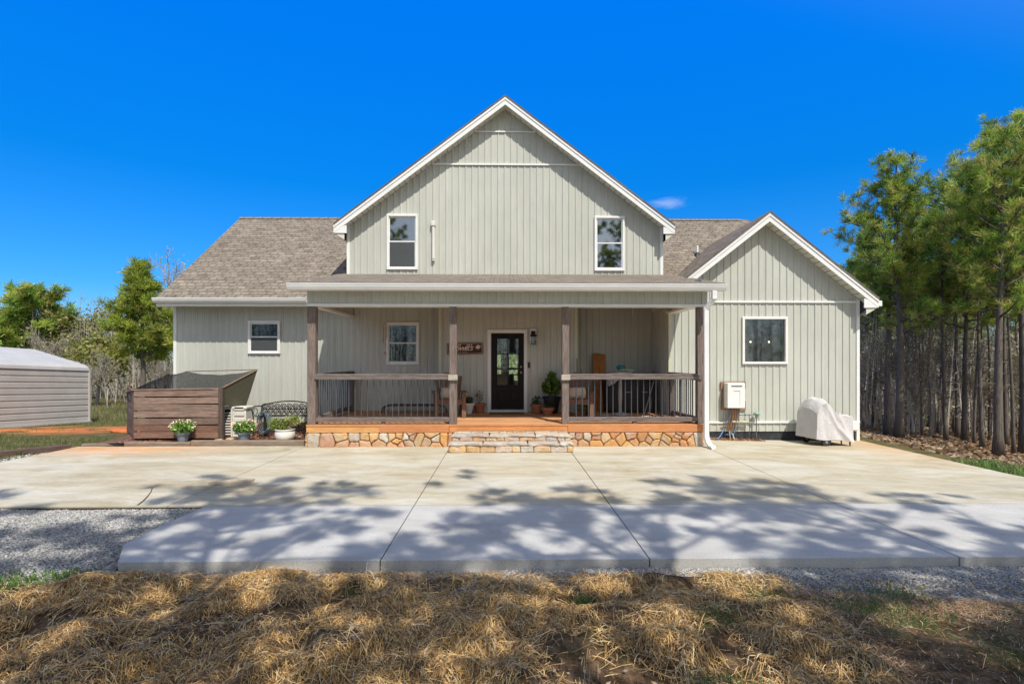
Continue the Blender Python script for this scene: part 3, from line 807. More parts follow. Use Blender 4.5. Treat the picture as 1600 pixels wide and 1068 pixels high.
# pipe on the gable wall
X, Z = P(677.5, 378, YW)
m = MB(); m.tube([(X, YW - .045, PZ(405, YW, 677)), (X, YW - .045, PZ(352, YW, 677))], .04, 10); m.box(X - .055, X + .055, YW - .10, YW, PZ(354, YW, 677), PZ(346.5, YW, 677), bev=.01)
m.box(X - .05, X + .05, YW - .03, YW, PZ(375, YW, 677) - .01, PZ(375, YW, 677) + .01)
m.lathe([(.043, 0), (.043, .03), (.03, .03)], (X, YW - .045, PZ(408, YW, 677)), 10)
obj('wall_pipe', m, M['cream'], house, True)
# roof vent pipe
X, Z = P(1089.5, 375, 14.9); zr = ZE + .75 * (14.9 - YE)
m = MB(); m.tube([(X, 14.9, zr - .1), (X, 14.9, zr + .27)], .032, 10); obj('vent_pipe', m, M['white'], house, True)
m = MB(); m.lathe([(.13, -.07), (.08, .03), (.045, .075)], (X, 14.9, zr), 12); obj('vent_flashing', m, M['iron'], house, True)

# --- front door
dx0, dx1, dz0, dz1 = PX(761.5, YD), PX(824, YD), ZF, PZ(514.5, YD, 790)
m = MB(); t = .10
for a, b, c, d in ((dx0, dx0 + .085, dz0 + .03, dz1), (dx1 - .085, dx1, dz0 + .03, dz1), (dx0 + .085, dx1 - .085, dz1 - .09, dz1)):
    m.box(a, b, YD - .04, YD + .12, c, d, bev=.006)
m.box(dx0 - .02, dx1 + .02, YD - .06, YD + .1, dz0, dz0 + .03)
dfr = obj('door_frame', m, M['white'], house, True)
lx0, lx1, lz0, lz1 = dx0 + .087, dx1 - .087, dz0 + .032, dz1 - .092
gx0, gx1 = PX(776, YD), PX(811, YD); gz0, gz1 = PZ(601, YD, 790), PZ(529, YD, 790)
m = MB(); yd = YD + .05
for a, b, c, d in ((lx0, gx0, lz0, lz1), (gx1, lx1, lz0, lz1), (gx0, gx1, gz1, lz1), (gx0, gx1, lz0, gz0)):
    m.box(a, b, yd, yd + .045, c, d)
for a, b, c, d in ((gx0 - .02, gx0 + .012, gz0, gz1), (gx1 - .012, gx1 + .02, gz0, gz1), (gx0 - .02, gx1 + .02, gz1, gz1 + .03), (gx0 - .02, gx1 + .02, gz0 - .03, gz0)):
    m.box(a, b, yd - .018, yd + .01, c, d, bev=.004)
gm = (gx0 + gx1) / 2; m.box(gm - .012, gm + .012, yd - .01, yd + .012, gz0, gz1)
for fz in (1 / 3, 2 / 3): m.box(gx0 + .01, gx1 - .01, yd - .008, yd + .010, gz0 + (gz1 - gz0) * fz - .011, gz0 + (gz1 - gz0) * fz + .011)
for a, b in ((gx0 - .01, gm - .04), (gm + .04, gx1 + .01)):        # two raised panels below
    c, d = lz0 + .22, gz0 - .1
    for q in ((a, b, d - .02, d), (a, b, c, c + .02), (a, a + .02, c, d), (b - .02, b, c, d)): m.box(q[0], q[1], yd - .012, yd + .002, q[2], q[3], bev=.003)
    m.box(a + .05, b - .05, yd - .012, yd + .002, c + .05, d - .05, bev=.008)
dl = obj('front_door', m, M['door'], house, True)
m = MB(); m.box(gx0, gx1, yd + .015, yd + .02, gz0, gz1); obj('door_glass', m, glass_mat('door_glass', .08, (.7, .75, .65)), dl, True)
m = MB(); hx = lx1 - .07; m.lathe([(.03, 0), (.034, .01), (.0, .012)], (0, 0, 0), 12)
m = MB(); m.tube([(hx, yd, 1.42), (hx, yd - .05, 1.42)], .03, 12); m.tube([(hx, yd, 1.56), (hx, yd - .025, 1.56)], .028, 12); obj('door_knob', m, M['brass'], dl, True)
# the hall behind the glass with a sunny back window
m = MB(); a, b = gx0 - .9, gx1 + .9; Yh = YD + 3.6
m.poly([(a, Yh, ZF), (b, Yh, ZF), (b, Yh, 2.9), (a, Yh, 2.9)]); m.poly([(a, YD + .2, ZF), (b, YD + .2, ZF), (b, Yh, ZF), (a, Yh, ZF)])
m.poly([(a, YD + .2, ZF), (a, Yh, ZF), (a, Yh, 2.9), (a, YD + .2, 2.9)]); m.poly([(b, YD + .2, ZF), (b, YD + .2, 2.9), (b, Yh, 2.9), (b, Yh, ZF)]); m.poly([(a, YD + .2, 2.9), (a, Yh, 2.9), (b, Yh, 2.9), (b, YD + .2, 2.9)])
obj('hall_interior', m, M['room'], dl, True)
def backlit():
    mm, n, b = mat_new('daylit_garden'); v = coords(n)
    c = ramp(n, noise(n, v, 14, 6, .8), [(.35, (.05, .08, .02)), (.5, (.35, .42, .22)), (.62, (.9, .9, .8))])
    b.inputs['Base Color'].default_value = (0, 0, 0, 1); n.links.new(c, b.inputs['Emission Color']); b.inputs['Emission Strength'].default_value = .9; return mm
BL = backlit()
for (pa, pb, pt, pbm) in ((777, 783, 552, 574), (795.5, 808.5, 552, 574), (777, 783, 576.5, 584), (795.5, 808.5, 576.5, 584), (803, 808.5, 586, 594)):
    m = MB(); A, zt_ = P(pa, pt, Yh - .02); B, zb_ = P(pb, pbm, Yh - .02); m.box(A, B, Yh - .02, Yh - .01, zb_, zt_); obj('back_window', m, BL, dl, True)
# doorbell, mat
m = MB(); X, Z = P(824.8 + 1.5, 570, YD); m.box(X - .022, X + .022, YD - .045, YD, Z - .07, Z + .07, bev=.006); obj('doorbell', m, M['black'], house, True)
m = MB(); m.box(-.42, .42, -.22, .22, 0, .012, bev=.004); t = thing('door_mat', 'brown coir mat lying in front of the dark front door', 'mat', (PX(792, 12.7), 12.7, ZF + .002))
obj('mat_top', m, simple('coir', (.16, .09, .05), .95, .4, 60, bmp=.6), t)
# ================================================================== GROUND, SLAB, GRAVEL
def struct(name, me_or_mb, mat, smooth=True, kind='structure'):
    o = obj(name, me_or_mb, mat, smooth=smooth); o['kind'] = kind; return o
def gridmesh(xs, ys, zf):
    X, Y = np.meshgrid(xs, ys); Z = zf(X, Y); V = np.stack([X, Y, Z], -1).reshape(-1, 3)
    nx, ny = len(xs), len(ys)
    Fc = [(j * nx + i, j * nx + i + 1, (j + 1) * nx + i + 1, (j + 1) * nx + i) for j in range(ny - 1) for i in range(nx - 1)]
    return V.tolist(), Fc
def vnoise(x, y, s, seed=0):
    x = np.asarray(x) * s + seed * 17.3; y = np.asarray(y) * s - seed * 9.1
    xi, yi = np.floor(x), np.floor(y); fx, fy = x - xi, y - yi; fx = fx * fx * (3 - 2 * fx); fy = fy * fy * (3 - 2 * fy)
    def h(a, b): v = np.sin(a * 127.1 + b * 311.7 + seed * 74.7) * 43758.5453; return v - np.floor(v)
    return (h(xi, yi) * (1 - fx) + h(xi + 1, yi) * fx) * (1 - fy) + (h(xi, yi + 1) * (1 - fx) + h(xi + 1, yi + 1) * fx) * fy

def ground_mat():
    m, n, b = mat_new('yard_ground'); v = coords(n)
    gr = ramp(n, noise(n, v, 3, 6, .8), [(.35, (.05, .045, .015)), (.5, (.13, .12, .05)), (.65, (.25, .19, .09))])
    clay = ramp(n, noise(n, v, 1.2, 4), [(.3, (.55, .16, .05)), (.7, (.68, .27, .10))])
    sep = N(n, 'ShaderNodeSeparateXYZ'); n.links.new(v, sep.inputs[0])
    # red clay band beside the metal carport
    def band(sock, c, wd):
        a = N(n, 'ShaderNodeMath', operation='SUBTRACT'); n.links.new(sock, a.inputs[0]); a.inputs[1].default_value = c
        q = N(n, 'ShaderNodeMath', operation='ABSOLUTE'); n.links.new(a.outputs[0], q.inputs[0])
        p = N(n, 'ShaderNodeMapRange'); n.links.new(q.outputs[0], p.inputs[0]); p.inputs[1].default_value = wd * .6; p.inputs[2].default_value = wd * 1.2; p.inputs[3].default_value = 1; p.inputs[4].default_value = 0
        return p.outputs[0]
    f = N(n, 'ShaderNodeMath', operation='MULTIPLY'); n.links.new(band(sep.outputs[0], -14.2, 2.6), f.inputs[0]); n.links.new(band(sep.outputs[1], 17.0, 2.4), f.inputs[1])
    f2 = N(n, 'ShaderNodeMath', operation='MULTIPLY'); n.links.new(f.outputs[0], f2.inputs[0]); n.links.new(ramp(n, noise(n, v, .9, 5, .7), [(.38, 0), (.5, 1)]), f2.inputs[1])
    c = mix(n, f2.outputs[0], gr, clay)
    leaf = ramp(n, noise(n, v, 9, 6, .8), [(.35, (.05, .028, .014)), (.5, (.16, .09, .045)), (.7, (.30, .20, .12))])
    mr = N(n, 'ShaderNodeMapRange'); n.links.new(sep.outputs[0], mr.inputs[0]); mr.inputs[1].default_value = 9.5; mr.inputs[2].default_value = 13
    c = mix(n, mr.outputs[0], c, leaf)
    mr2 = N(n, 'ShaderNodeMapRange'); n.links.new(sep.outputs[1], mr2.inputs[0]); mr2.inputs[1].default_value = 6; mr2.inputs[2].default_value = 4.6
    c = mix(n, mr2.outputs[0], c, ramp(n, noise(n, v, 14, 6, .8), [(.35, (.07, .045, .025)), (.5, (.20, .13, .075)), (.65, (.36, .26, .15))]))
    n.links.new(c, b.inputs['Base Color']); b.inputs['Roughness'].default_value = 1; b.inputs['Specular IOR Level'].default_value = .1
    bump(n, b, noise(n, v, 12, 6, .8), 1, .05); return m
xs = np.concatenate([np.arange(-120, -20, 4), np.arange(-20, -7, .5), np.arange(-7, -6.9, .1), np.arange(-6.5, 8, .5), np.arange(8, 10, .12), np.arange(10, 20, .5), np.arange(20, 130, 4)])
ys = np.concatenate([np.arange(-60, -4, 4), np.arange(-4, 14, .4), np.arange(14, 40, 1), np.arange(40, 200, 6)])
V, Fc = gridmesh(xs, ys, lambda X, Y: terrain(X, Y) + .03 * (vnoise(X, Y, 1.3) - .5) * ((X < -9) | (X > 9)))
struct('ground', mesh_from('ground', V, Fc, ground_mat(), smooth=True), None)

def conc_old():
    m, n, b = mat_new('old_concrete'); v = coords(n)
    st = noise(n, coords(n, (.5, 1.2, 1), rot=(0, 0, R(8))), 1.1, 7, .72, .8)
    c = ramp(n, st, [(.28, (.36, .30, .20)), (.42, (.48, .43, .31)), (.55, (.56, .52, .42)), (.68, (.62, .60, .52)), (.78, (.55, .47, .34))])
    sep = N(n, 'ShaderNodeSeparateXYZ'); n.links.new(v, sep.inputs[0])
    def mr(sock, a, b_):
        p = N(n, 'ShaderNodeMapRange'); n.links.new(sock, p.inputs[0]); p.inputs[1].default_value = a; p.inputs[2].default_value = b_; return p.outputs[0]
    def mul(a, b_):
        q = N(n, 'ShaderNodeMath', operation='MULTIPLY'); n.links.new(a, q.inputs[0])
        if isinstance(b_, float): q.inputs[1].default_value = b_
        else: n.links.new(b_, q.inputs[1])
        return q.outputs[0]
    f1 = mul(mul(mr(sep.outputs[0], -4.8, -7.2), mr(sep.outputs[1], 9.3, 10.4)), ramp(n, noise(n, v, 1.4, 4), [(.35, .35), (.6, 1)]))
    c = mix(n, f1, c, (.72, .34, .12))
    f2 = mul(mul(mr(sep.outputs[0], 7.0, 8.5), mr(sep.outputs[1], 8.6, 11.5)), .8)
    c = mix(n, f2, c, (.60, .36, .17))
    f3 = ramp(n, noise(n, coords(n, (.5, 1.3, 1)), .9, 5, .7), [(.52, 0.0), (.66, .45)])
    c = mix(n, f3, c, (.52, .40, .25))
    f4 = ramp(n, noise(n, coords(n, (.6, 2.2, 1)), 1.7, 5, .7), [(.6, 0.0), (.68, .6)])
    c = mix(n, f4, c, (.72, .72, .68))
    fs = ramp(n, noise(n, v, 60, 5, .85), [(.35, .70), (.5, .95), (.65, 1.0)])
    c = mix(n, .8, c, ramp(n, noise(n, coords(n, (.6, 1.5, 1), rot=(0, 0, R(-6))), 1.6, 7, .78, .8), [(.3, .74), (.55, 1.0)]), 'MULTIPLY')
    c = mix(n, .8, c, fs, 'MULTIPLY')
    n.links.new(c, b.inputs['Base Color']); b.inputs['Roughness'].default_value = .85; b.inputs['Specular IOR Level'].default_value = .25
    bump(n, b, noise(n, v, 150, 3, .7), .35, .004); return m
def conc_new():
    m, n, b = mat_new('new_concrete'); v = coords(n)
    c = ramp(n, noise(n, coords(n, (1, 1.6, 1)), 1.0, 6, .6), [(.3, (.52, .505, .475)), (.55, (.61, .60, .57)), (.75, (.69, .68, .65))])
    c = mix(n, .9, c, ramp(n, noise(n, v, 75, 5, .85), [(.36, .45), (.45, .88), (.6, 1.0)]), 'MULTIPLY')
    c = mix(n, .8, c, ramp(n, noise(n, coords(n, (.7, 2.5, 1)), 2.2, 5, .7), [(.3, .82), (.7, 1.0)]), 'MULTIPLY')
    c = mix(n, ramp(n, noise(n, coords(n), .8, 3), [(.6, 0.0), (.7, .25)]), c, (.58, .50, .38))
    n.links.new(c, b.inputs['Base Color']); b.inputs['Roughness'].default_value = .9; b.inputs['Specular IOR Level'].default_value = .2
    c2_ = noise(n, coords(n, (1, 14, 1)), 16, 4, .7); mm = N(n, 'ShaderNodeMath', operation='ADD'); n.links.new(noise(n, v, 110, 3, .8), mm.inputs[0]); n.links.new(c2_, mm.inputs[1]); bump(n, b, mm.outputs[0], .7, .006); return m
MO, MN = conc_old(), conc_new()
YSE, YS0 = 6.27, 4.545
J = [-3.98, -1.065, 1.27, 4.0]
def slab_part(mb, x0, x1, y0, y1, th=.13, left=None):
    nx = max(2, int((x1 - x0) / .35)); ny = max(2, int((y1 - y0) / .35))
    def X(i, j):
        t = j / ny; a = x0 if left is None else left(y0 + (y1 - y0) * t); return a + (x1 - a) * i / nx
    vs = [(X(i, j), y0 + (y1 - y0) * j / ny, float(slab_z(X(i, j), y0 + (y1 - y0) * j / ny))) for j in range(ny + 1) for i in range(nx + 1)]
    k = nx + 1
    fs = [(j * k + i, j * k + i + 1, (j + 1) * k + i + 1, (j + 1) * k + i) for j in range(ny) for i in range(nx)]
    rim = [i for i in range(k)] + [j * k + nx for j in range(1, ny + 1)] + [ny * k + i for i in range(nx - 1, -1, -1)] + [j * k for j in range(ny - 1, 0, -1)]
    b0 = len(vs); vs += [(vs[i][0], vs[i][1], vs[i][2] - th) for i in rim]; m_ = len(rim)
    fs += [(rim[i], b0 + i, b0 + (i + 1) % m_, rim[(i + 1) % m_]) for i in range(m_)]
    mb.idx(vs, fs)
g = .006
old = MB(); bx = [-8.5] + J + [8.42]
for i in range(5):
    a, b = bx[i] + (g if i else 0), bx[i + 1] - (g if i < 4 else 0)
    if i == 0:
        slab_part(old, a, b, YSE + .008, 10.62)
    elif i in (1, 2, 3): slab_part(old, a, b, YSE + .008, YB + .02)
    else: slab_part(old, a, b, YSE + .008, YR + .06)
# strip right of the porch in front of the wing
struct('driveway', old, MO, smooth=False)
new = MB()
bx = [-3.45] + [-1.065, 1.27, 4.0] + [9.2]
def leftedge(y):
    t = (y - YS0) / (YSE - YS0); return -3.52 - .0 * t + .75 * smoothstep((t - .55) / .45) * .0 - .06 * math.sin(t * 3) + (.22 * max(0, .12 - t) / .12)
for i in range(4):
    a, b = bx[i] + (g if i else 0), bx[i + 1] - (g if i < 3 else 0)
    slab_part(new, a, b, YS0, YSE - .006, .13, leftedge if i == 0 else None)
struct('apron', new, MN, smooth=False)
# dark strips at the bottom of the joints
mb = MB()
for x in J: mb.box(x - .012, x + .012, YS0 + .02 if x > -3 else YSE + .05, YB - .1, -.13, -.02)
mb.box(-8.4, 9, YSE - .01, YSE + .012, -.15, -.015)
for x in (4.0,): mb.box(x - .012, x + .012, YS0 + .02, 11.9, -.4, -.2)
struct('joint_filler', mb, simple('joint_soil', (.06, .045, .03), 1, .3, 20), smooth=False)

# crack in the old slab
mb = MB(); pts = [(238, 762), (236, 768), (230, 776), (224, 782), (215, 789)]
gp = []
for a, b in pts:
    Yc = F * CAMH / (b - HY); Yc = Yc / 1.0
    for _ in range(3):
        x_, z_ = P(a, b, Yc); Yc *= (CAMH) / (CAMH - z_)
    gp.append((P(a, b, Yc)[0], Yc))
for i in range(len(gp) - 1):
    a, b = Vector((*gp[i], .0015)), Vector((*gp[i + 1], .0015)); d = (b - a).cross(Vector((0, 0, 1))).normalized() * (.006 + .006 * i / 3)
    mb.poly([a - d, b - d, b + d, a + d])
struct('slab_crack', mb, simple('crack_dark', (.07, .045, .025), 1), smooth=False)

# --- gravel
def gravel_mat():
    m, n, b = mat_new('gravel'); v = coords(n)
    vo = N(n, 'ShaderNodeTexVoronoi'); vo.inputs['Scale'].default_value = 42; n.links.new(v, vo.inputs['Vector'])
    bw = N(n, 'ShaderNodeRGBToBW'); n.links.new(vo.outputs['Color'], bw.inputs[0]); c = mix(n, .7, ramp(n, noise(n, v, 30, 4, .8), [(.35, (.15, .145, .14)), (.6, (.38, .37, .35))]), ramp(n, bw.outputs[0], [(.2, (.25, .24, .23)), (.8, (1.1, 1.1, 1.1))]), 'MULTIPLY')
    n.links.new(c, b.inputs['Base Color']); b.inputs['Roughness'].default_value = .95
    bump(n, b, vo.outputs['Distance'], 1, .02); return m
GM = gravel_mat()
def gzl(X, Y): return -.03 - .09 * smoothstep((5.9 - Y) / 1.6) + .03 * (vnoise(X, Y, 1.1, 3) - .5) + .012 * (vnoise(X, Y, 6, 4) - .5)
V, Fc = gridmesh(np.arange(-9, -3.3, .1), np.arange(3.6, YSE + .06, .1), gzl)
struct('gravel_bed', mesh_from('gravel_bed', V, Fc, GM, smooth=True), None)
V, Fc = gridmesh(np.arange(-16, -8.45, .2), np.arange(5, 10.6, .2), lambda X, Y: -.055 + .03 * (vnoise(X, Y, 1.1, 3) - .5))
struct('gravel_path', mesh_from('gravel_path', V, Fc, GM, smooth=True), None)
def gzr(X, Y): return -.082 + .03 * (vnoise(X, Y, 1.5, 5) - .5) - .01 * smoothstep((X - 2) / 6) - .07 * smoothstep((4.16 - .16 * np.maximum(X - 1.5, 0) + .12 * (vnoise(X, Y, 4, 8) - .5) - Y) / .22)
V, Fc = gridmesh(np.arange(-3.6, 10, .12), np.arange(3.0, YS0 + .05, .1), gzr)
struct('gravel_edge', mesh_from('gravel_edge', V, Fc, GM, smooth=True), None)
# loose stones: one object of many little faceted pebbles
def pebbles(n, fx, r0, r1, fz, seed):
    r = np.random.default_rng(seed); x, y = fx(r, n); n = len(x)
    oc = np.array([(1, 0, 0), (0, 1, 0), (-1, 0, 0), (0, -1, 0), (0, 0, 1), (0, 0, -1)], float)
    tri = np.array([(0, 1, 4), (1, 2, 4), (2, 3, 4), (3, 0, 4), (1, 0, 5), (2, 1, 5), (3, 2, 5), (0, 3, 5)])
    s = r.uniform(r0, r1, (n, 1, 1)) * r.uniform(.6, 1.3, (n, 6, 3)) * np.array([1, 1, .65])
    vv = oc[None] * s; a = r.uniform(0, 6.28, n); ca, sa = np.cos(a)[:, None], np.sin(a)[:, None]
    X = vv[:, :, 0] * ca - vv[:, :, 1] * sa; Y = vv[:, :, 0] * sa + vv[:, :, 1] * ca
    tl = r.uniform(-.6, .6, (n, 1)); Z = vv[:, :, 2] + X * tl
    vv = np.stack([X + x[:, None], Y + y[:, None], Z + (fz(x, y) + .003)[:, None]], -1)
    f = vv[:, tri].reshape(-1, 3, 3)
    k = r.uniform(.45, 1.25, n)[:, None] * np.array([1, 1, 1.0]) * r.uniform(.93, 1.05, (n, 3))
    return f, np.repeat(k, 8, 0)
PM = simple('pebble', (.43, .42, .40), .9, .1, 10, attr=True)
f1, c1 = pebbles(60000, lambda r, n: (r.uniform(-7.5, -3.2, n), r.uniform(3.9, 6.26, n)), .005, .014, gzl, 1)
keep = ~((f1[:, :, 0].mean(1) > -3.55) & (f1[:, :, 1].mean(1) > YS0))
f1, c1 = f1[keep], c1[keep]
f2, c2 = pebbles(42000, lambda r, n: (r.uniform(-3.5, 8, n), YS0 - .01 - np.abs(r.normal(0, .22, n))), .004, .012, gzr, 2)
f3, c3 = pebbles(6000, lambda r, n: (r.uniform(-12, -8.52, n), r.uniform(7.5, 10.4, n)), .012, .03, lambda x, y: -.05 + 0 * x, 3)
o = obj('gravel_stones', npmesh('gravel_stones', np.concatenate([f1, f2, f3]), 3, PM, np.concatenate([c1, c2, c3])), None)
tagit(o, 'pale grey crushed gravel along the edges of the concrete', 'gravel', kind='stuff')

# --- straw covered bank in the foreground
def straw_h(X, Y):
    h = .13 * (vnoise(X, Y * 1.35, 1.5, 9) - .35) + .13 * (vnoise(X, Y * 1.3, 3.6, 2) - .5) + .08 * (vnoise(X, Y, 9, 6) - .5)
    edge = smoothstep((4.5 - Y) / .35)
    lb = smoothstep((X + 3.75 + 2.5 * np.maximum(0, 4.15 - Y)) / .4)             # thins out to the left back
    rb = 1 - smoothstep((X - 2.05) / .4)          # and to the right
    k = edge * lb * rb
    return h, k
def straw_z(X, Y):
    h, k = straw_h(X, Y); return -.092 + np.clip(h + .045, -.01, 1) * k * .78 + .0 * X
def soil_mat():
    m, n, b = mat_new('straw_soil'); v = coords(n)
    c = ramp(n, noise(n, v, 9, 8, .85), [(.3, (.04, .025, .014)), (.45, (.13, .08, .042)), (.58, (.28, .185, .105)), (.7, (.42, .32, .21))])
    c = mix(n, ramp(n, noise(n, v, 1.6, 3), [(.55, 0.0), (.65, .7)]), c, ramp(n, noise(n, v, 25, 4, .8), [(.35, (.05, .07, .02)), (.6, (.14, .19, .07))]))
    n.links.new(c, b.inputs['Base Color']); b.inputs['Roughness'].default_value = 1; b.inputs['Specular IOR Level'].default_value = .1
    bump(n, b, noise(n, v, 45, 6, .8), 1, .03); return m
V, Fc = gridmesh(np.arange(-9, 9.5, .05), np.arange(1.2, 4.36, .05), lambda X, Y: straw_z(X, Y) - .012 + .03 * smoothstep((4.2 - Y) / .8) * (1 - straw_h(X, Y)[1]))
struct('bare_soil', mesh_from('bare_soil', V, Fc, soil_mat(), smooth=True), None)
def strands(n, seed):
    r = np.random.default_rng(seed)
    x = r.uniform(-5.2, 5.2, n); y = 2.2 + (4.42 - 2.2) * r.uniform(0, 1, n) ** .85
    h, k = straw_h(x, y)
    keep = r.uniform(0, 1, n) < np.clip(k * (.02 + 2.6 * (vnoise(x, y, 3.1, 12) - .20) * (.1 + 1.8 * vnoise(x, y, 8, 13))), .02, 1) ; x, y, k = x[keep], y[keep], k[keep]; n = len(x)
    # clumps share a rough direction
    a = 6.28 * vnoise(x, y, 3.5, 21) * 1.6 + r.normal(0, 1.5, n)
    L = r.uniform(.02, .09, n) * r.choice([1, 1, 1.9], n); wd = r.uniform(.0008, .0022, n)
    bend = r.normal(0, .28, n); tilt = r.normal(.01, .24, n); lift = np.abs(r.normal(0, .010, n)) + .001
    S = 4; pts = []
    px, py = x.copy(), y.copy(); z0 = None
    for s in range(S + 1):
        t = s / S
        ang = a + bend * (t - .5)
        if s: px = px + np.cos(ang) * L / S; py = py + np.sin(ang) * L / S
        gz_ = straw_z(px, py)
        z = gz_ + lift + tilt * L * (t - .3) + .015 * np.sin(t * 3.1) * (bend > 0)
        pts.append(np.stack([px, py, np.maximum(z, gz_ + .0005)], -1))
    pts = np.stack(pts, 1)
    side = np.stack([-np.sin(a), np.cos(a), r.normal(0, .5, n)], -1); side /= np.linalg.norm(side, axis=1)[:, None]; side = side * wd[:, None]
    q = np.stack([pts[:, :-1] - side[:, None], pts[:, :-1] + side[:, None], pts[:, 1:] + side[:, None], pts[:, 1:] - side[:, None]], 2)
    q = q.reshape(-1, 4, 3)
    base = np.array([(.88, .58, .22), (.96, .72, .35), (.62, .36, .13), (.96, .83, .55), (.20, .12, .06), (.36, .25, .15)])[r.choice(6, n, p=[.27, .15, .18, .06, .20, .14])]
    base = base * r.uniform(.7, 1.1, (n, 1))
    return q, np.repeat(base, S, 0)
q, c = strands(330000, 5)
def duff(n, seed):                                                # brown needles lying on the bare soil
    r = np.random.default_rng(seed); x = r.uniform(-5.5, 7.5, n); y = r.uniform(2.0, 4.5, n); h, k = straw_h(x, y)
    ok = (k < .5) & (x > -3.3 - .3 * (4.4 - y)) & ((y < 4.22 - .16 * (x - 1.5)) | (x < 0)) & (r.uniform(0, 1, n) < .35 + vnoise(x, y, 2.2, 31)); x, y = x[ok], y[ok]; n = len(x)
    a = r.uniform(0, 6.28, n); L = r.uniform(.03, .12, n); w_ = .0014; z = np.maximum(straw_z(x, y), gzr(x, y)) + .004 + .015 * r.uniform(0, 1, n) ** 3
    dx, dy = np.cos(a) * L / 2, np.sin(a) * L / 2; sx, sy = -np.sin(a) * w_, np.cos(a) * w_; t = r.normal(0, .006, n)
    q = np.stack([np.stack([x - dx - sx, y - dy - sy, z - t], -1), np.stack([x - dx + sx, y - dy + sy, z - t], -1), np.stack([x + dx + sx, y + dy + sy, z + t], -1), np.stack([x + dx - sx, y + dy - sy, z + t], -1)], 1)
    return q, np.array([(.55, .33, .17), (.66, .46, .27), (.36, .20, .10), (.74, .60, .42)])[r.integers(0, 4, n)] * r.uniform(.7, 1.2, (n, 1))
qd0, cd0 = duff(210000, 6); q = np.concatenate([q, qd0]); c = np.concatenate([c, cd0])
SM = leafmat('straw', (1, 1, 1), .2)
o = obj('straw_mulch', npmesh('straw_mulch', q, 4, SM, c), None)
tagit(o, 'golden straw spread in loose heaps over the bank in front of the concrete', 'straw', kind='stuff')

# --- grass: blades as one object per patch
def blades(n, fx, fz, h0, h1, wd, cols, seed, lean=.35):
    r = np.random.default_rng(seed); x, y = fx(r, n); n = len(x); z = fz(x, y)
    a = r.uniform(0, 6.28, n); h = r.uniform(h0, h1, n); l = r.normal(0, lean, n) * h; l2 = r.normal(0, lean, n) * h
    p0 = np.stack([x, y, z - .01], -1); tip = np.stack([x + l, y + l2, z + h], -1)
    sd_ = np.stack([np.cos(a) * wd, np.sin(a) * wd, 0 * a], -1)
    mid = p0 * .45 + tip * .55 + np.stack([-l * .15, -l2 * .15, .05 * h], -1)
    q = np.concatenate([np.stack([p0 - sd_, p0 + sd_, mid + sd_ * .7, mid - sd_ * .7], 1), np.stack([mid - sd_ * .7, mid + sd_ * .7, tip + sd_ * .08, tip - sd_ * .08], 1)])
    cc = np.array(cols)[r.integers(0, len(cols), n)] * r.uniform(.7, 1.2, (n, 1))
    return q, np.concatenate([cc, cc])
GR = [(.10, .17, .035), (.14, .22, .05), (.20, .22, .08), (.30, .26, .12)]
GG = [(.07, .15, .03), (.10, .22, .045), (.14, .26, .07)]
LM = leafmat('grass_blade', (1, 1, 1), .35)
def yard(r, n):
    x = r.uniform(-24, -8.3, n); y = r.uniform(9.6, 34, n) ; k = (vnoise(x, y, .5, 3) + .25 * (y > 20) > .42 - .25 * (y < 13)) & (x < -8.3 - .0 * y) & ~((x < -9) & (y < 9.9)) & ~((abs(x + 14.2) < 2.8) & (abs(y - 17) < 2.2) & (r.uniform(0, 1, n) > .06))
    return x[k], y[k]
q1, c1 = blades(60000, yard, terrain, .03, .10, .006, GR, 8)
q1b, c1b = blades(26000, lambda r, n: (lambda x, y: (x, y))(r.uniform(-30, -8.6, n), r.uniform(22, 38, n)), terrain, .06, .30, .010, [(.30, .28, .12), (.36, .28, .14), (.18, .22, .07)], 18)
q2, c2 = blades(40000, lambda r, n: (lambda x, y: (x[y < 10.2 - .35 * (x - 8.5) + 1.4 * (vnoise(x, y, .9, 41) - .5)], y[y < 10.2 - .35 * (x - 8.5) + 1.4 * (vnoise(x, y, .9, 41) - .5)]))(8.5 + 8 * r.uniform(0, 1, n) ** 1.4, r.uniform(5, 15, n)), terrain, .05, .22, .009, [(.10, .24, .04), (.15, .31, .06), (.24, .30, .10), (.30, .26, .14)], 9)
def weedf(r, n):
    c_ = [(-3.65, 4.50, .16), (-3.95, 4.40, .20), (-4.25, 4.42, .18), (-3.75, 4.25, .14), (-3.35, 4.42, .10), (-4.1, 4.2, .14)]
    i = r.integers(0, len(c_), n); c_ = np.array(c_)[i]
    return c_[:, 0] + r.normal(0, 1, n) * c_[:, 2] * .6, c_[:, 1] + r.normal(0, 1, n) * c_[:, 2] * .4
q3, c3 = blades(1300, weedf, lambda x, y: np.maximum(gzl(x, y), straw_z(x, y)), .012, .045, .005, [(.09, .19, .04), (.13, .25, .05), (.18, .27, .07)], 10, .9)
def tuft(r, n):
    c_ = np.array([(2.75, 3.95, .16), (2.60, 3.75, .12), (2.9, 3.6, .15), (3.05, 3.95, .12), (1.45, 3.55, .1), (2.0, 3.95, .08), (3.6, 3.3, .14), (3.9, 3.7, .15), (1.2, 2.85, .1), (3.1, 3.1, .15), (.6, 3.9, .05)])
    c_ = c_[r.integers(0, len(c_), n)]; return c_[:, 0] + r.normal(0, 1, n) * c_[:, 2], c_[:, 1] + r.normal(0, 1, n) * c_[:, 2] * .6
q4, c4 = blades(3000, tuft, straw_z, .02, .085, .0028, GG + [(.28, .24, .11)], 12, .6)
q5, c5 = blades(9000, lambda r, n: (r.uniform(1.8, 6, n), r.uniform(2.3, 4.3, n)), straw_z, .01, .05, .003, [(.30, .22, .12), (.20, .13, .07), (.12, .16, .05), (.40, .32, .2)], 14, 1.0)
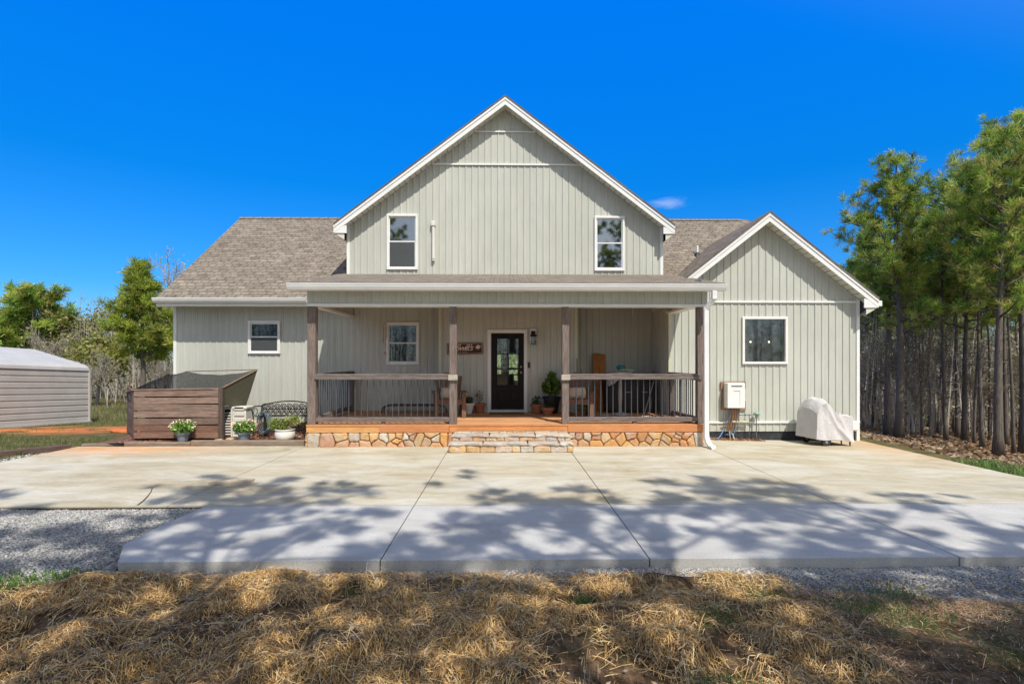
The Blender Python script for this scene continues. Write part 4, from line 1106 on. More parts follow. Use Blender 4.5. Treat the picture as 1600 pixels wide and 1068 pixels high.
q6, c6 = blades(1500, lambda r, n: (r.uniform(-12, -8.5, n), r.uniform(9.9, 10.5, n)), terrain, .02, .05, .004, [(.5, .35, .15), (.2, .2, .08)], 15, .6)
o = obj('grass', npmesh('grass', np.concatenate([q1, q1b, q2, q3, q4, q5, q6]), 4, LM, np.concatenate([c1, c1b, c2, c3, c4, c5, c6])), None)
tagit(o, 'patchy green and dry grass on the yard, the bank and the ground by the trees', 'grass', kind='stuff')
# dead leaves on the forest floor and wood chips in the straw
def litter(n, fx, fz, s0, s1, cols, seed):
    r = np.random.default_rng(seed); x, y = fx(r, n); z = fz(x, y) + .006
    u = r.normal(0, 1, (n, 3)) * [1, 1, .35]; u /= np.linalg.norm(u, axis=1)[:, None]; v_ = np.cross(u, r.normal(0, 1, (n, 3)) * [.3, .3, 1]); v_ /= np.linalg.norm(v_, axis=1)[:, None]
    s = r.uniform(s0, s1, (n, 1)); c0 = np.stack([x, y, z], -1)
    q = np.stack([c0 - u * s, c0 - v_ * s * .5, c0 + u * s, c0 + v_ * s * .5], 1)
    return q, np.array(cols)[r.integers(0, len(cols), n)] * r.uniform(.6, 1.2, (n, 1))
qa, ca = litter(26000, lambda r, n: (r.uniform(10, 34, n), r.uniform(9, 40, n)), lambda x, y: terrain(x, y) + .02, .04, .11, [(.26, .16, .08), (.36, .24, .14), (.16, .09, .05), (.42, .33, .22)], 31)
qb, cb = litter(2500, lambda r, n: (r.uniform(-4, 5, n), r.uniform(2.4, 4.3, n)), lambda x, y: straw_z(x, y) + .01, .006, .025, [(.25, .14, .08), (.10, .06, .04), (.5, .4, .28)], 32)
o = obj('leaf_litter', npmesh('leaf_litter', np.concatenate([qa, qb]), 4, leafmat('dead_leaf', (1, 1, 1), .15), np.concatenate([ca, cb])), None)
tagit(o, 'brown fallen leaves and chips on the woodland floor', 'leaf litter', kind='stuff')
# ================================================================== OBJECTS
WT = wood('grey_timber', (.14, .10, .075), (.36, .28, .21), 'x')
WTd = wood('dark_timber', (.06, .04, .035), (.16, .11, .09), 'x')
# --- landscape timbers
def timber(name, a, b, h, w_, mat, label, cat='timber', group=None):
    L = (Vector(b) - Vector(a)).length; ang = math.atan2(b[1] - a[1], b[0] - a[0])
    mb = MB(); n = 9
    for i in range(1): mb.box(0, L, -w_ / 2, w_ / 2, 0, h, bev=.012)
    o = obj(name, mb, mat); o.location = (a[0], a[1], a[2]); o.rotation_euler = (0, 0, ang)
    tagit(o, label, cat, group)
g_ = 'landscape timbers along the left planting bed'
xa = PX(478, 10.72)
timber('landscape_timber', (PX(300, 10.72), 10.72, -.02), (xa - .02, 10.72, -.02), .125, .13, WT, 'weathered timber edging the bed in front of the flower pots and bench', group=g_)
timber('landscape_timber', (PX(197, 10.76), 10.76, -.03), (PX(300, 10.72) - .01, 10.72, -.03), .10, .13, WT, 'weathered timber edging the bed in front of the slatted screen', group=g_)
timber('landscape_timber', (-9.75, 9.0, -.08), (-8.55, 10.5, -.08), .15, .12, WTd, 'dark timber holding back the grass beside the gravel at the far left', group=g_)
timber('landscape_timber', (-8.5, 10.72, -.03), (-6.9 - .8, 10.95, -.03), .07, .12, WT, 'low half buried timber between the orange stained concrete and the lawn', group=g_)
# --- mulch bed
def bedz(X, Y): return .035 + .10 * smoothstep((Y - 10.8) / 2.4) + .015 * vnoise(X, Y, 8, 2)
V, Fc = gridmesh(np.arange(-8.3, -3.9, .08), np.arange(10.78, 13.5, .08), bedz)
struct('planting_bed', mesh_from('planting_bed', V, Fc, simple('bed_soil', (.14, .075, .05), 1, .5, 30, bmp=1, bscale=60), smooth=True), None)
q, c = litter(9000, lambda r, n: (r.uniform(-7.9, -3.98, n), r.uniform(10.8, 13.3, n)), bedz, .012, .035, [(.30, .12, .08), (.22, .09, .06), (.40, .22, .15), (.12, .06, .045)], 77)
o = obj('mulch', npmesh('mulch', q, 4, leafmat('mulch_chip', (1, 1, 1), 0), c), None); tagit(o, 'reddish bark mulch in the bed behind the timber', 'mulch', kind='stuff')

# --- slatted screen round the air conditioner, with shade cloth
scr = thing('slatted_screen', 'brown horizontal slat screen with black shade cloth stretched over its top', 'screen', (-6.6, 11.1, 0))
YS = 11.05; sx0, sx1 = PX(209, YS), PX(341, YS); sz0, sz1 = PZ(683.5, YS), PZ(608, YS)
WS = wood('slat_wood', (.12, .078, .06), (.33, .235, .19), 'x', .8, attr=True)
nS = 7; ph = (sz1 - sz0) / nS
for i in range(nS):
    mb = MB(); z = sz0 + i * ph; c = random.uniform(.7, 1.25); w0 = random.uniform(-.008, .008)
    cc = (c * 1.1, c * .9, c * .8) if i < 2 else (c, c, c)
    n = 8
    for k in range(n):
        pass
    mb.idx([(sx0 + (sx1 - sx0) * t, y, z + .004 + zz + .010 * math.sin(t * 3 + i * 2) * (1 if zz else .6)) for t in np.linspace(0, 1, 9) for (y, zz) in ((YS, 0), (YS, ph - .016), (YS + .025, ph - .016), (YS + .025, 0))],
           [(k * 4 + j, (k + 1) * 4 + j, (k + 1) * 4 + (j + 1) % 4, k * 4 + (j + 1) % 4) for k in range(8) for j in range(4)] + [(3, 2, 1, 0), (32, 33, 34, 35)], cc)
    obj('slat', mb, WS, scr, True)
    mb = MB(); lx = PX(197, 11.75)                                  # return side, running back to the left
    a, b = Vector((sx0 - .01, YS + .03, z + ph * .5)), Vector((lx - .12, 12.0, z + ph * .5 + .015))
    mb.beam(a, b, .022, ph - .018, cc); obj('slat', mb, WS, scr, True)
for (x, y, w_) in ((PX(345, YS), YS + .02, .085), (sx0 - .02, YS + .06, .07), (PX(197, 11.75) - .10, 12.0, .08)):
    mb = MB(); mb.box(x - w_ / 2, x + w_ / 2, y - w_ / 2, y + w_ / 2, -.02, sz1 + .05 - (.0 if x > -6.6 else .02), bev=.006)
    obj('post', mb, wood('dark_post', (.06, .045, .035), (.15, .11, .09), 'z'), scr, True)
def cloth_mat():
    m, n, b = mat_new('shade_cloth'); v = coords(n)
    b.inputs['Base Color'].default_value = (.009, .010, .012, 1); b.inputs['Roughness'].default_value = .8
    t = N(n, 'ShaderNodeBsdfTransparent'); ms = N(n, 'ShaderNodeMixShader')
    f = ramp(n, noise(n, coords(n), 60, 5, .8), [(.42, .62), (.6, .97)])
    b.inputs['Specular IOR Level'].default_value = .03
    n.links.new(f, ms.inputs[0]); n.links.new(t.outputs[0], ms.inputs[1]); n.links.new(b.outputs[0], ms.inputs[2])
    n.links.new(ms.outputs[0], n.nodes['Material Output'].inputs['Surface']); return m
CM = cloth_mat()
def p3(px, py, Y): x, z = P(px, py, Y); return Vector((x, Y, z))
A = p3(206, 609, YS); B = p3(345, 607, YS); C_ = p3(402.5, 577, 12.45); Dd = p3(290, 580, 12.9); E = p3(197, 613, 12.0)
mb = MB(); n = 14
def quad(a, b, c, d, sag, col=None):
    vs = []
    for j in range(n + 1):
        for i in range(n + 1):
            u, v = i / n, j / n
            p = a * (1 - u) * (1 - v) + b * u * (1 - v) + c * u * v + d * (1 - u) * v
            p.z -= sag * 4 * u * (1 - u) * (.4 + v * .6) + .006 * math.sin(u * 23 + v * 9)
            vs.append(p)
    mb.idx(vs, [(j * (n + 1) + i, j * (n + 1) + i + 1, (j + 1) * (n + 1) + i + 1, (j + 1) * (n + 1) + i) for j in range(n) for i in range(n)])
quad(A, B, C_, Dd, .10)
quad(E, A, Dd, p3(262, 584, 13.0), .03)
obj('shade_cloth', mb, CM, scr, True, smooth=True)
mb = MB(); G_ = p3(384.5, 634, 11.9); H_ = p3(347, 634, 11.1)
quad(H_, G_, C_, B, .0)
m2 = simple('cloth_side', (.09, .085, .055), .9, .5, 60, bmp=.4, bscale=120)
obj('cloth_side', mb, m2, scr, True, smooth=True)
mb = MB(); quad(Vector((sx0 + .05, 11.32, .05)), Vector((sx1 - .02, 11.30, .05)), Vector((sx1 - .02, 11.30, sz1 - .04)), Vector((sx0 + .05, 11.32, sz1 - .04)), .0); obj('gap_shade_sheet', mb, M['black'], scr, True, smooth=True)  # added black sheet, stands in for the shade between the slats
mb = MB(); mb.tube([B, C_], .016, 6); mb.tube([A, B + Vector((0, -.01, .005))], .014, 6); mb.tube([E, A], .014, 6); mb.tube([C_, Dd], .012, 6)
obj('cloth_pole', mb, wood('pole_wood', (.16, .10, .07), (.40, .27, .2), 'x'), scr, True)

# --- air conditioner behind the screen
ac = thing('air_conditioner', 'beige louvred outdoor air conditioner half hidden behind the slatted screen', 'air conditioner', (PX(352, 11.6), 11.75, .05))
ax0, ax1, az0, az1 = PX(325, 11.45), PX(384, 11.45), .06, PZ(634.5, 11.45)
m = MB(); m.box(ax0, ax1, 11.46, 11.72, az0, az1 - .03); obj('cabinet', m, M['cream'], ac, True)
m = MB(); m.box(ax0 - .02, ax1 + .02, 11.43, 11.75, az1 - .05, az1, bev=.01); obj('lid', m, M['cream'], ac, True)
m = MB(); xg0, xg1 = PX(350, 11.43), PX(361, 11.43)
for k in range(9):
    z = az0 + .05 + k * (az1 - az0 - .14) / 9; m.box(xg0, xg1, 11.42, 11.46, z, z + .028, bev=.004)
m.box(xg1, xg1 + .035, 11.42, 11.46, az0, az1 - .05); m.box(xg0 - .03, xg0, 11.42, 11.46, az0, az1 - .05)
for k in range(5):
    z = az0 + .1 + k * .12; m.box(xg1 + .06, ax1 - .03, 11.43, 11.46, z, z + .085, bev=.008)
obj('louvre', m, M['cream'], ac, True)
m = MB(); m.box(xg0, xg1, 11.455, 11.459, az0 + .03, az1 - .06); obj('vent_opening', m, M['black'], ac, True)

# --- leaf clusters
def cluster(n, cx, cy, cz, rx, ry, rz, size, cols, seed, up=.3, flat=False, shell=.0):
    r = np.random.default_rng(seed)
    d = r.normal(0, 1, (n, 3)); d /= np.linalg.norm(d, axis=1)[:, None]
    rad = r.uniform(shell, 1, (n, 1)) ** .5; c0 = d * rad * [rx, ry, rz] + [cx, cy, cz]
    u = d + r.normal(0, .6, (n, 3)) + [0, 0, up]; u /= np.linalg.norm(u, axis=1)[:, None]
    v_ = np.cross(u, r.normal(0, 1, (n, 3))); v_ /= np.linalg.norm(v_, axis=1)[:, None]
    s = size * r.uniform(.6, 1.4, (n, 1))
    q = np.stack([c0 - u * s * .5, c0 - v_ * s * .28, c0 + u * s * .6, c0 + v_ * s * .28], 1)
    return q, np.array(cols)[r.integers(0, len(cols), n)] * r.uniform(.65, 1.25, (n, 1))
LF = leafmat('leaf', (1.3, 1.3, 1.2), .3)
GREEN = [(.09, .22, .03), (.13, .30, .05), (.06, .15, .03), (.20, .36, .08)]
def leafobj(name, qs, parent):
    q = np.concatenate([a for a, b in qs]); c = np.concatenate([b for a, b in qs]); return obj(name, npmesh(name, q, 4, LF, c), None, parent)
def pot(name, label, cat, x, y, z, r0, r1, h, mat, leaves, rim=.02, group=None, nside=18, legs=False):
    t = thing(name, label, cat, (x, y, z), 0, group)
    m = MB(); m.lathe([(.001, .0), (r0, 0), (r1 * .97, h - .05), (r1 + .004, h - .05), (r1 + rim, h - .045), (r1 + rim, h), (r1 - .01, h), (r1 - .015, h - .04), (.001, h - .045)], (0, 0, 0), nside)
    obj('pot', m, mat, t, smooth=False)
    if leaves: leafobj('foliage', leaves, t)
    return t
def mumcols(): return [(.85, .72, .55), (.92, .78, .5), (.9, .6, .45), (.95, .88, .8)]
for i, (px, pb, ph_, lab) in enumerate(((286, 688.5, 18, 'yellow flowering plant in a blue grey pot in front of the slatted screen'), (381.5, 688.5, 18, 'pink flowering plant in a blue grey pot in front of the air conditioner'))):
    Y = 10.9; x = PX(px, Y); s = F / Y; zb = .065
    lv_ = [cluster(1300, 0, 0, .27, .22, .2, .12, .06, GREEN, 40 + i, .6), cluster(170, 0, 0, .32, .26, .24, .13, .035, mumcols() if i == 0 else [(.9, .62, .5), (.92, .7, .62), (.9, .8, .6)], 50 + i, .3, shell=.8)]
    pot('potted_flowers', lab, 'potted plant', x, Y, zb, .09, .125, .19, M['grey_plastic'], lv_, group='potted flowers on the bed edge')
# --- white urn with a straggly plant
x, Y = PX(445.5, 10.92), 10.92
t = thing('white_planter', 'low round white planter with a leafy shrub in front of the iron bench', 'planter', (x, Y, .06))
m = MB(); m.lathe([(.001, 0), (.13, 0), (.185, .05), (.2, .11), (.195, .19), (.175, .215), (.2, .23), (.2, .245), (.17, .245), (.16, .2), (.001, .2)], (0, 0, 0), 28); obj('pot', m, M['cream'], t, smooth=True)
m = MB(); r_ = random.Random(4)
for k in range(16):
    a = r_.uniform(0, 6.28); l = r_.uniform(.12, .38); m.tube([(0, 0, .2), (math.cos(a) * l * .4, math.sin(a) * l * .3, .35), (math.cos(a) * l, math.sin(a) * l * .5, .42 + r_.uniform(-.05, .14))], [.006, .004, .002], 4)
obj('stem', m, M['chair'], t)
leafobj('foliage', [cluster(700, -.12, 0, .34, .26, .14, .13, .045, [(.20, .26, .06), (.28, .34, .10), (.14, .20, .05)], 60), cluster(500, .16, 0, .42, .24, .12, .12, .04, [(.26, .30, .08), (.36, .36, .16), (.16, .22, .06)], 61)], t)
# --- iron bench
t = thing('iron_bench', 'black cast iron bench with scrollwork back beside the porch', 'bench', (PX(445, 11.7), 11.75, .1))
W2 = .62; bt = PZ(627, 11.75) - .1; bs = .40
m = MB(); arch = [(-W2 + 2 * W2 * i / 16, .22 - .0, bt - .09 + .09 * math.sin(math.pi * i / 16)) for i in range(17)]
m.tube(arch, .014, 6); m.tube([(-W2, .20, .52), (W2, .20, .52)], .012, 6); m.tube([(-W2, .16, bs), (-W2, .22, bt - .09)], .014, 6); m.tube([(W2, .16, bs), (W2, .22, bt - .09)], .014, 6)
rr = random.Random(2)
for row, (zc, rad, n_) in enumerate(((bt - .115, .058, 9), (bt - .235, .055, 10))):
    for k in range(n_):
        xc = -W2 + 2 * W2 * (k + .5) / n_
        for rad_ in (rad, rad * .45): m.tube([(xc + rad_ * math.cos(a), .21, zc + rad_ * math.sin(a)) for a in np.linspace(0, 6.283, 13)], .010, 4, cap=False)
        m.tube([(xc - rad, .21, zc - rad * .3), (xc, .21, zc - rad), (xc + rad, .21, zc - rad * .3)], .009, 4)
obj('backrest', m, M['iron'], t)
m = MB()
for k in range(9): m.box(-W2, W2, -.22 + k * .045, -.22 + k * .045 + .03, bs - .012, bs, bev=.003)
obj('seat', m, M['iron'], t)
for s in (-1, 1):
    m = MB(); X = s * W2
    m.tube([(X, -.22, 0), (X, -.2, .2), (X, -.21, bs), (X, -.26, bs + .14), (X, -.16, bs + .21), (X, .1, bs + .20), (X, .2, bs + .18)], .014, 6)
    m.tube([(X, -.1 + .09 * math.cos(a), bs + .09 + .08 * math.sin(a)) for a in np.linspace(0, 6.2, 12)], .008, 4); obj('armrest', m, M['iron'], t)
    m = MB(); m.tube([(X, .24, 0), (X, .16, .2), (X, .16, bs)], .014, 6); m.tube([(X, -.2, .16), (X, -.02, .27), (X, .16, .16)], .009, 5); obj('leg', m, M['iron'], t)
# --- garden hose
t = thing('garden_hose', 'blue grey garden hose hanging in loose coils at the left end of the bench', 'hose', (PX(413, 11.45), 11.45, .1))
m = MB(); pts = []
for k in range(150):
    a = k / 150 * 6.283 * 6; r0_ = .21 + .02 * math.sin(k * .37)
    pts.append((math.cos(a) * r0_ * .55 + .1 * (k / 150) - .05, -.03 + .08 * (k / 150), .26 + math.sin(a) * r0_ + .03 * math.sin(k * .11)))
m.tube(pts, .011, 6); obj('hose', m, simple('hose_rubber', (.10, .13, .15), .4, .2, 6), t, smooth=True)
m = MB(); m.box(-.03, .03, .02, .06, 0, .5); m.tube([(0, .02, .46), (0, -.08, .48)], .02, 8); obj('hose_stand', m, M['iron'], t)

# --- fieldstones lying by the foundation
r_ = random.Random(9)
def rock(m, x, y, z, sx, sy, sz, r_, col=None):
    n, k = 9, 5; vs = []; ph_ = [r_.uniform(0, 6.28) for _ in range(4)]
    for j in range(k + 1):
        th = math.pi * j / k
        for i in range(n):
            a = 2 * math.pi * i / n; w_ = 1 + .16 * math.sin(2 * a + ph_[0]) + .1 * math.sin(3 * a + ph_[1] + th) + r_.uniform(-.06, .06)
            vs.append((x + sx * w_ * math.sin(th) * math.cos(a), y + sy * w_ * math.sin(th) * math.sin(a), z + sz * (.5 - .5 * math.cos(math.pi - th)) * 1.0))
    m.idx(vs, [(j * n + i, j * n + (i + 1) % n, (j + 1) * n + (i + 1) % n, (j + 1) * n + i) for j in range(k) for i in range(n)], col)
for px, Y, s, lab, c in ((397, 12.9, .16, 'pale tan rock by the house wall behind the pink flowers', (.62, .55, .42)), (362, 11.0, .11, 'small tan rock lying on the bed left of the pink flowers', (.62, .46, .30)), (464, 11.3, .09, 'orange tan rock under the right end of the iron bench', (.55, .36, .22)), (342, 10.86, .10, 'flat tan rock beside the foot of the dark screen post', (.60, .50, .36))):
    m = MB(); rock(m, 0, 0, 0, s * 1.3, s * .8, s * .9, r_, c); o = obj('rock', m, M['stone']); o.location = (PX(px, Y), Y, float(bedz(PX(px, Y), Y)) - .02); tagit(o, lab, 'rock', 'loose rocks in the planting bed')

# --- board lying on the slab
Y = F * CAMH / (753 - HY); x0 = PX(331, Y); x1 = PX(391, Y)
m = MB(); m.box(x0, x1, Y - .09, Y + .14, .0015, .042, bev=.004); m.box(x1 - .06, x1 + .012, Y - .10, Y - .05, .001, .018)
o = obj('loose_board', m, simple('board_wood', (.50, .42, .30), .8, .15, 5)); tagit(o, 'short pale board lying flat on the concrete where the tree shadow begins', 'board')

# --- adirondack chairs
def adirondack(loc, rz, label):
    t = thing('adirondack_chair', label, 'chair', loc, rz, 'wooden porch chairs with cushions')
    for k in range(6):
        m = MB(); x = -.24 + k * .082; h = .58 + .12 * math.cos((k - 2.5) / 2.5 * 1.3)
        m.idx([(x + .002, .16, .30), (x + .074, .16, .30), (x * 1.4 + .10, .36, .30 + h), (x * 1.4, .36, .30 + h), (x + .002, .18, .30), (x + .074, .18, .30), (x * 1.4 + .10, .38, .30 + h), (x * 1.4, .38, .30 + h)],
              [(0, 1, 2, 3), (7, 6, 5, 4), (0, 4, 5, 1), (1, 5, 6, 2), (2, 6, 7, 3), (3, 7, 4, 0)]); obj('back_slat', m, M['chair'], t)
    m = MB()
    for k in range(5): m.beam((-.27, -.30 + k * .11, .40 - k * .022), (.27, -.30 + k * .11, .40 - k * .022), .098, .02)
    m.box(-.27, .27, -.37, -.35, .30, .41); obj('seat', m, M['chair'], t)
    for s in (-1, 1):
        m = MB(); m.box(s * .34 - .06, s * .34 + .06, -.42, .26, .555, .577, bev=.006); obj('armrest', m, M['chair'], t)
        m = MB(); m.box(s * .30 - .045, s * .30 + .045, -.37, -.345, 0, .555); obj('leg', m, M['chair'], t)
        m = MB(); m.beam((s * .29, -.34, .36), (s * .29, .52, .04), .024, .12); m.beam((s * .33, .24, .56), (s * .29, .34, .1), .05, .03); obj('leg', m, M['chair'], t)
    m = MB(); m.box(-.24, .24, .36, .385, .55, .62); obj('back_rail', m, M['chair'], t)
    c = thing('cushion', '', 'cushion'); bpy.data.objects.remove(c)
    return t
def cushion(loc, rz, label):
    m = MB(); n = 12; vs = []
    for s in (-1, 1):
        for j in range(n + 1):
            for i in range(n + 1):
                u, v = i / n * 2 - 1, j / n * 2 - 1
                th = .075 * (1 - u ** 4) ** .6 * (1 - v ** 4) ** .6 if abs(u) < 1 and abs(v) < 1 else 0
                k = 1 - .06 * (1 - max(abs(u), abs(v)))
                vs.append((u * .19 * (1 - .05 * v * v), s * th, v * .14 * (1 - .06 * u * u)))
    w = n + 1; fs = [(b + j * w + i, b + j * w + i + 1, b + (j + 1) * w + i + 1, b + (j + 1) * w + i) for b in (0, w * w) for j in range(n) for i in range(n)]
    m.idx(vs, fs); o = obj('cushion', m, M['cushion'], smooth=True); o.location = loc; o.rotation_euler = (R(-22), 0, rz); tagit(o, label, 'cushion', 'cushions on the porch chairs')
for px, Y, rz, lab, lab2 in ((702, 12.05, .18, 'brown adirondack chair left of the door behind the porch post', 'pale cushion on the chair left of the door'), (903, 12.05, -.12, 'brown adirondack chair right of the door beside the leaning slabs', 'pale cushion on the chair right of the door')):
    X = PX(px, Y); adirondack((X, Y, ZF + .002), rz, lab); cushion((X, Y + .06, ZF + .53), rz, lab2)

# --- low black garden cart / bench left
t = thing('low_iron_bench', 'low black metal bench with curled ends behind the left railing', 'bench', (PX(648, 12.9), 12.95, ZF + .002))
m = MB(); m.box(-.62, .62, -.16, .16, .17, .20, bev=.006); obj('seat', m, wood('dark_bench', (.05, .03, .025), (.12, .07, .05), 'x'), t)
for s in (-1, 1):
    m = MB(); m.tube([(s * .62, .12, .16), (s * .72, .12, .17), (s * .78, .12, .10), (s * .79, .12, 0)], .014, 6); obj('leg', m, M['iron'], t)
    m = MB(); m.tube([(s * .62, -.12, .16), (s * .72, -.12, .17), (s * .78, -.12, .10), (s * .79, -.12, 0)], .014, 6)
    m.tube([(s * .68, -.12, .10), (s * .63, -.12, .05), (s * .6, -.12, .12)], .010, 5); obj('leg', m, M['iron'], t)

# --- pots by the door
def pleaf(n, z, r0, h, size, cols, seed, up=.5): return [cluster(n, 0, 0, z, r0, r0 * .8, h, size, cols, seed, up)]
DK = [(.05, .09, .03), (.07, .13, .035), (.035, .06, .025)]
YPt = 12.62; g_ = 'plant pots beside the front door'
pot('plant_pot', 'white tapered pot with a low green plant left of the door', 'plant pot', PX(731, YPt), YPt, ZF + .002, .09, .15, .26, M['cream'], pleaf(350, .31, .14, .11, .05, DK, 70), group=g_)
t = pot('plant_pot', 'terracotta pot with a sparse flowering plant between the white pot and the door', 'plant pot', PX(749, YPt + .1), YPt + .12, ZF + .002, .10, .14, .24, M['terra'], pleaf(90, .42, .12, .16, .045, [(.2, .12, .08), (.4, .22, .2), (.1, .12, .05)], 71), group=g_)
m = MB(); r_ = random.Random(5)
for k in range(7):
    a = r_.uniform(0, 6.28); m.tube([(0, 0, .2), (math.cos(a) * .04, math.sin(a) * .04, .34), (math.cos(a) * .09, math.sin(a) * .08, .5 + r_.uniform(-.05, .08))], .003, 4)
obj('stem', m, M['chair'], t)
pot('plant_pot', 'wide terracotta pot with small dark leaves just right of the door', 'plant pot', PX(838.5, YPt), YPt, ZF + .002, .11, .145, .23, M['terra'], pleaf(180, .31, .13, .12, .05, DK, 72), group=g_)
pot('plant_pot', 'low terracotta bowl in front of the big black pot', 'plant pot', PX(856, YPt - .25), YPt - .25, ZF + .002, .09, .14, .17, simple('clay_bowl', (.42, .17, .08), .8, .2, 8), pleaf(60, .19, .09, .05, .04, DK, 73), group=g_)
BG = [(.08, .14, .03), (.12, .19, .04), (.05, .09, .025), (.17, .24, .06)]
t = pot('plant_pot', 'large black pot holding a tall bushy plant right of the door', 'plant pot', PX(862, YPt + .12), YPt + .12, ZF + .002, .14, .21, .40, M['black'], [cluster(700, 0, 0, .64, .24, .2, .22, .085, BG, 74, .4), cluster(160, .0, 0, .86, .12, .1, .14, .08, BG, 75, .7)], group=g_)
m = MB()
for k in range(9):
    a = k * .7; m.tube([(0, 0, .35), (math.cos(a) * .1, math.sin(a) * .08, .6), (math.cos(a) * .18, math.sin(a) * .13, .82)], .005, 4)
obj('stem', m, M['chair'], t)

# --- sign
X0, X1 = PX(698.5, YD - .03), PX(754.5, YD - .03); Zc = PZ(544.5, YD - .03, 727); w2, h2 = (X1 - X0) / 2, .145
sg = thing('wooden_sign', 'dark wooden name sign with a carved leaf hung crookedly left of the door', 'sign', ((X0 + X1) / 2, YD - .02, Zc)); sg.rotation_euler = (0, R(-1.6), 0)
def rrect(w_, h_, r, n=5): return [(sx * (w_ - r) + r * math.cos(a), sz * (h_ - r) + r * math.sin(a)) for sx, sz, a0 in ((1, 1, 0), (-1, 1, 90), (-1, -1, 180), (1, -1, 270)) for a in [R(a0 + 90 * i / n) for i in range(n + 1)]]
m = MB(); m.prism(rrect(w2, h2, .035), -.016, .0); obj('board', m, wood('sign_board', (.035, .018, .012), (.10, .04, .022), 'x', .5), sg)
m = MB(); oo, ii = rrect(w2 - .018, h2 - .018, .028), rrect(w2 - .027, h2 - .027, .024)
for i in range(len(oo)):
    j = (i + 1) % len(oo); m.poly([(oo[i][0], -.0175, oo[i][1]), (oo[j][0], -.0175, oo[j][1]), (ii[j][0], -.0175, ii[j][1]), (ii[i][0], -.0175, ii[i][1])])
LT = simple('carved_cream', (.75, .58, .44), .6, .1, 20)
obj('border', m, LT, sg)
def textmesh(body, size, x, z, shear, y=-.018):
    cu = bpy.data.curves.new('lettering', 'FONT'); cu.body = body; cu.size = size; cu.shear = shear; cu.extrude = .001; cu.offset = .0015; cu.space_character = .82
    to = bpy.data.objects.new('tmp', cu); COL.objects.link(to); bpy.context.view_layer.update()
    me = bpy.data.meshes.new_from_object(to.evaluated_get(bpy.context.evaluated_depsgraph_get())); bpy.data.objects.remove(to)
    me.transform(Matrix.Translation((x, y, z)) @ Matrix.Rotation(R(90), 4, 'X')); me.materials.clear(); me.materials.append(LT); me.name = 'lettering'; return me
obj('lettering', textmesh("Swift's", .215, -w2 + .20, -.045, .45), LT, sg)
m = MB(); r_ = random.Random(3)                                    # the small second line, too worn to read
x = -w2 + .26
for k in range(11):
    wv = r_.uniform(.016, .03); zz = -.09 + .0
    if k in (4,): x += .03; continue
    m.tube([(x, -.019, zz - .008), (x + wv * .35, -.019, zz + r_.uniform(.008, .024)), (x + wv * .6, -.019, zz - .006), (x + wv, -.019, zz + .004)], .0028, 4); x += wv
obj('small_script', m, LT, sg)
leaf = [(0, -.055), (.008, -.02), (.03, -.03), (.028, -.012), (.058, -.004), (.045, .008), (.055, .03), (.03, .024), (.034, .044), (.016, .036), (0, .06), (-.016, .036), (-.034, .044), (-.03, .024), (-.055, .03), (-.045, .008), (-.058, -.004), (-.028, -.012), (-.03, -.03), (-.008, -.02)]
m = MB(); c_, s_ = math.cos(.3), math.sin(.3)
lp = [(w2 - .115 + (a * c_ - b * s_) * 1.25, .022 + (a * s_ + b * c_) * 1.25) for a, b in leaf]
for i in range(len(lp)): m.poly([(w2 - .115, -.0185, .022), (lp[i][0], -.0185, lp[i][1]), (lp[(i + 1) % len(lp)][0], -.0185, lp[(i + 1) % len(lp)][1])])
obj('leaf_emblem', m, LT, sg)
m = MB(); m.tube([(w2 - .045 + .03 * math.cos(a), -.006, .0) for a in (0, 1)], .001, 3)
# --- wall lantern
X, Z = P(833, 526, YD); t = thing('wall_lantern', 'black lantern on a white mounting block right of the door', 'lantern', (X, YD - .02, Z))
m = MB(); m.box(-.085, .085, -.03, .02, -.10, .20, bev=.008); obj('mounting_block', m, M['white'], t)
m = MB(); m.box(-.05, .05, -.05, -.03, .02, .14, bev=.008); m.tube([(0, -.05, .09), (0, -.13, .13), (0, -.17, .08)], .012, 6); m.lathe([(.09, .0), (.07, .05), (.02, .08), (0, .1)], (0, -.17, .0), 8)
for a in range(4):
    m.tube([(.06 * math.cos(a * 1.571 + .78), -.17 + .06 * math.sin(a * 1.571 + .78), .0), (.075 * math.cos(a * 1.571 + .78), -.17 + .075 * math.sin(a * 1.571 + .78), -.19)], .007, 4)
m.lathe([(.08, -.19), (.085, -.20), (.0, -.205)], (0, -.17, 0), 8); obj('lantern_frame', m, M['black'], t)
m = MB(); m.lathe([(.052, 0), (.062, -.188)], (0, -.17, 0), 4); obj('lantern_glass', m, glass_mat('lantern_glass', .15, (.8, .75, .6)), t)
m = MB(); m.lathe([(0, -.15), (.018, -.12), (.018, -.07), (0, -.05)], (0, -.17, 0), 8); obj('bulb', m, simple('bulb', (.75, .72, .65), .3), t)

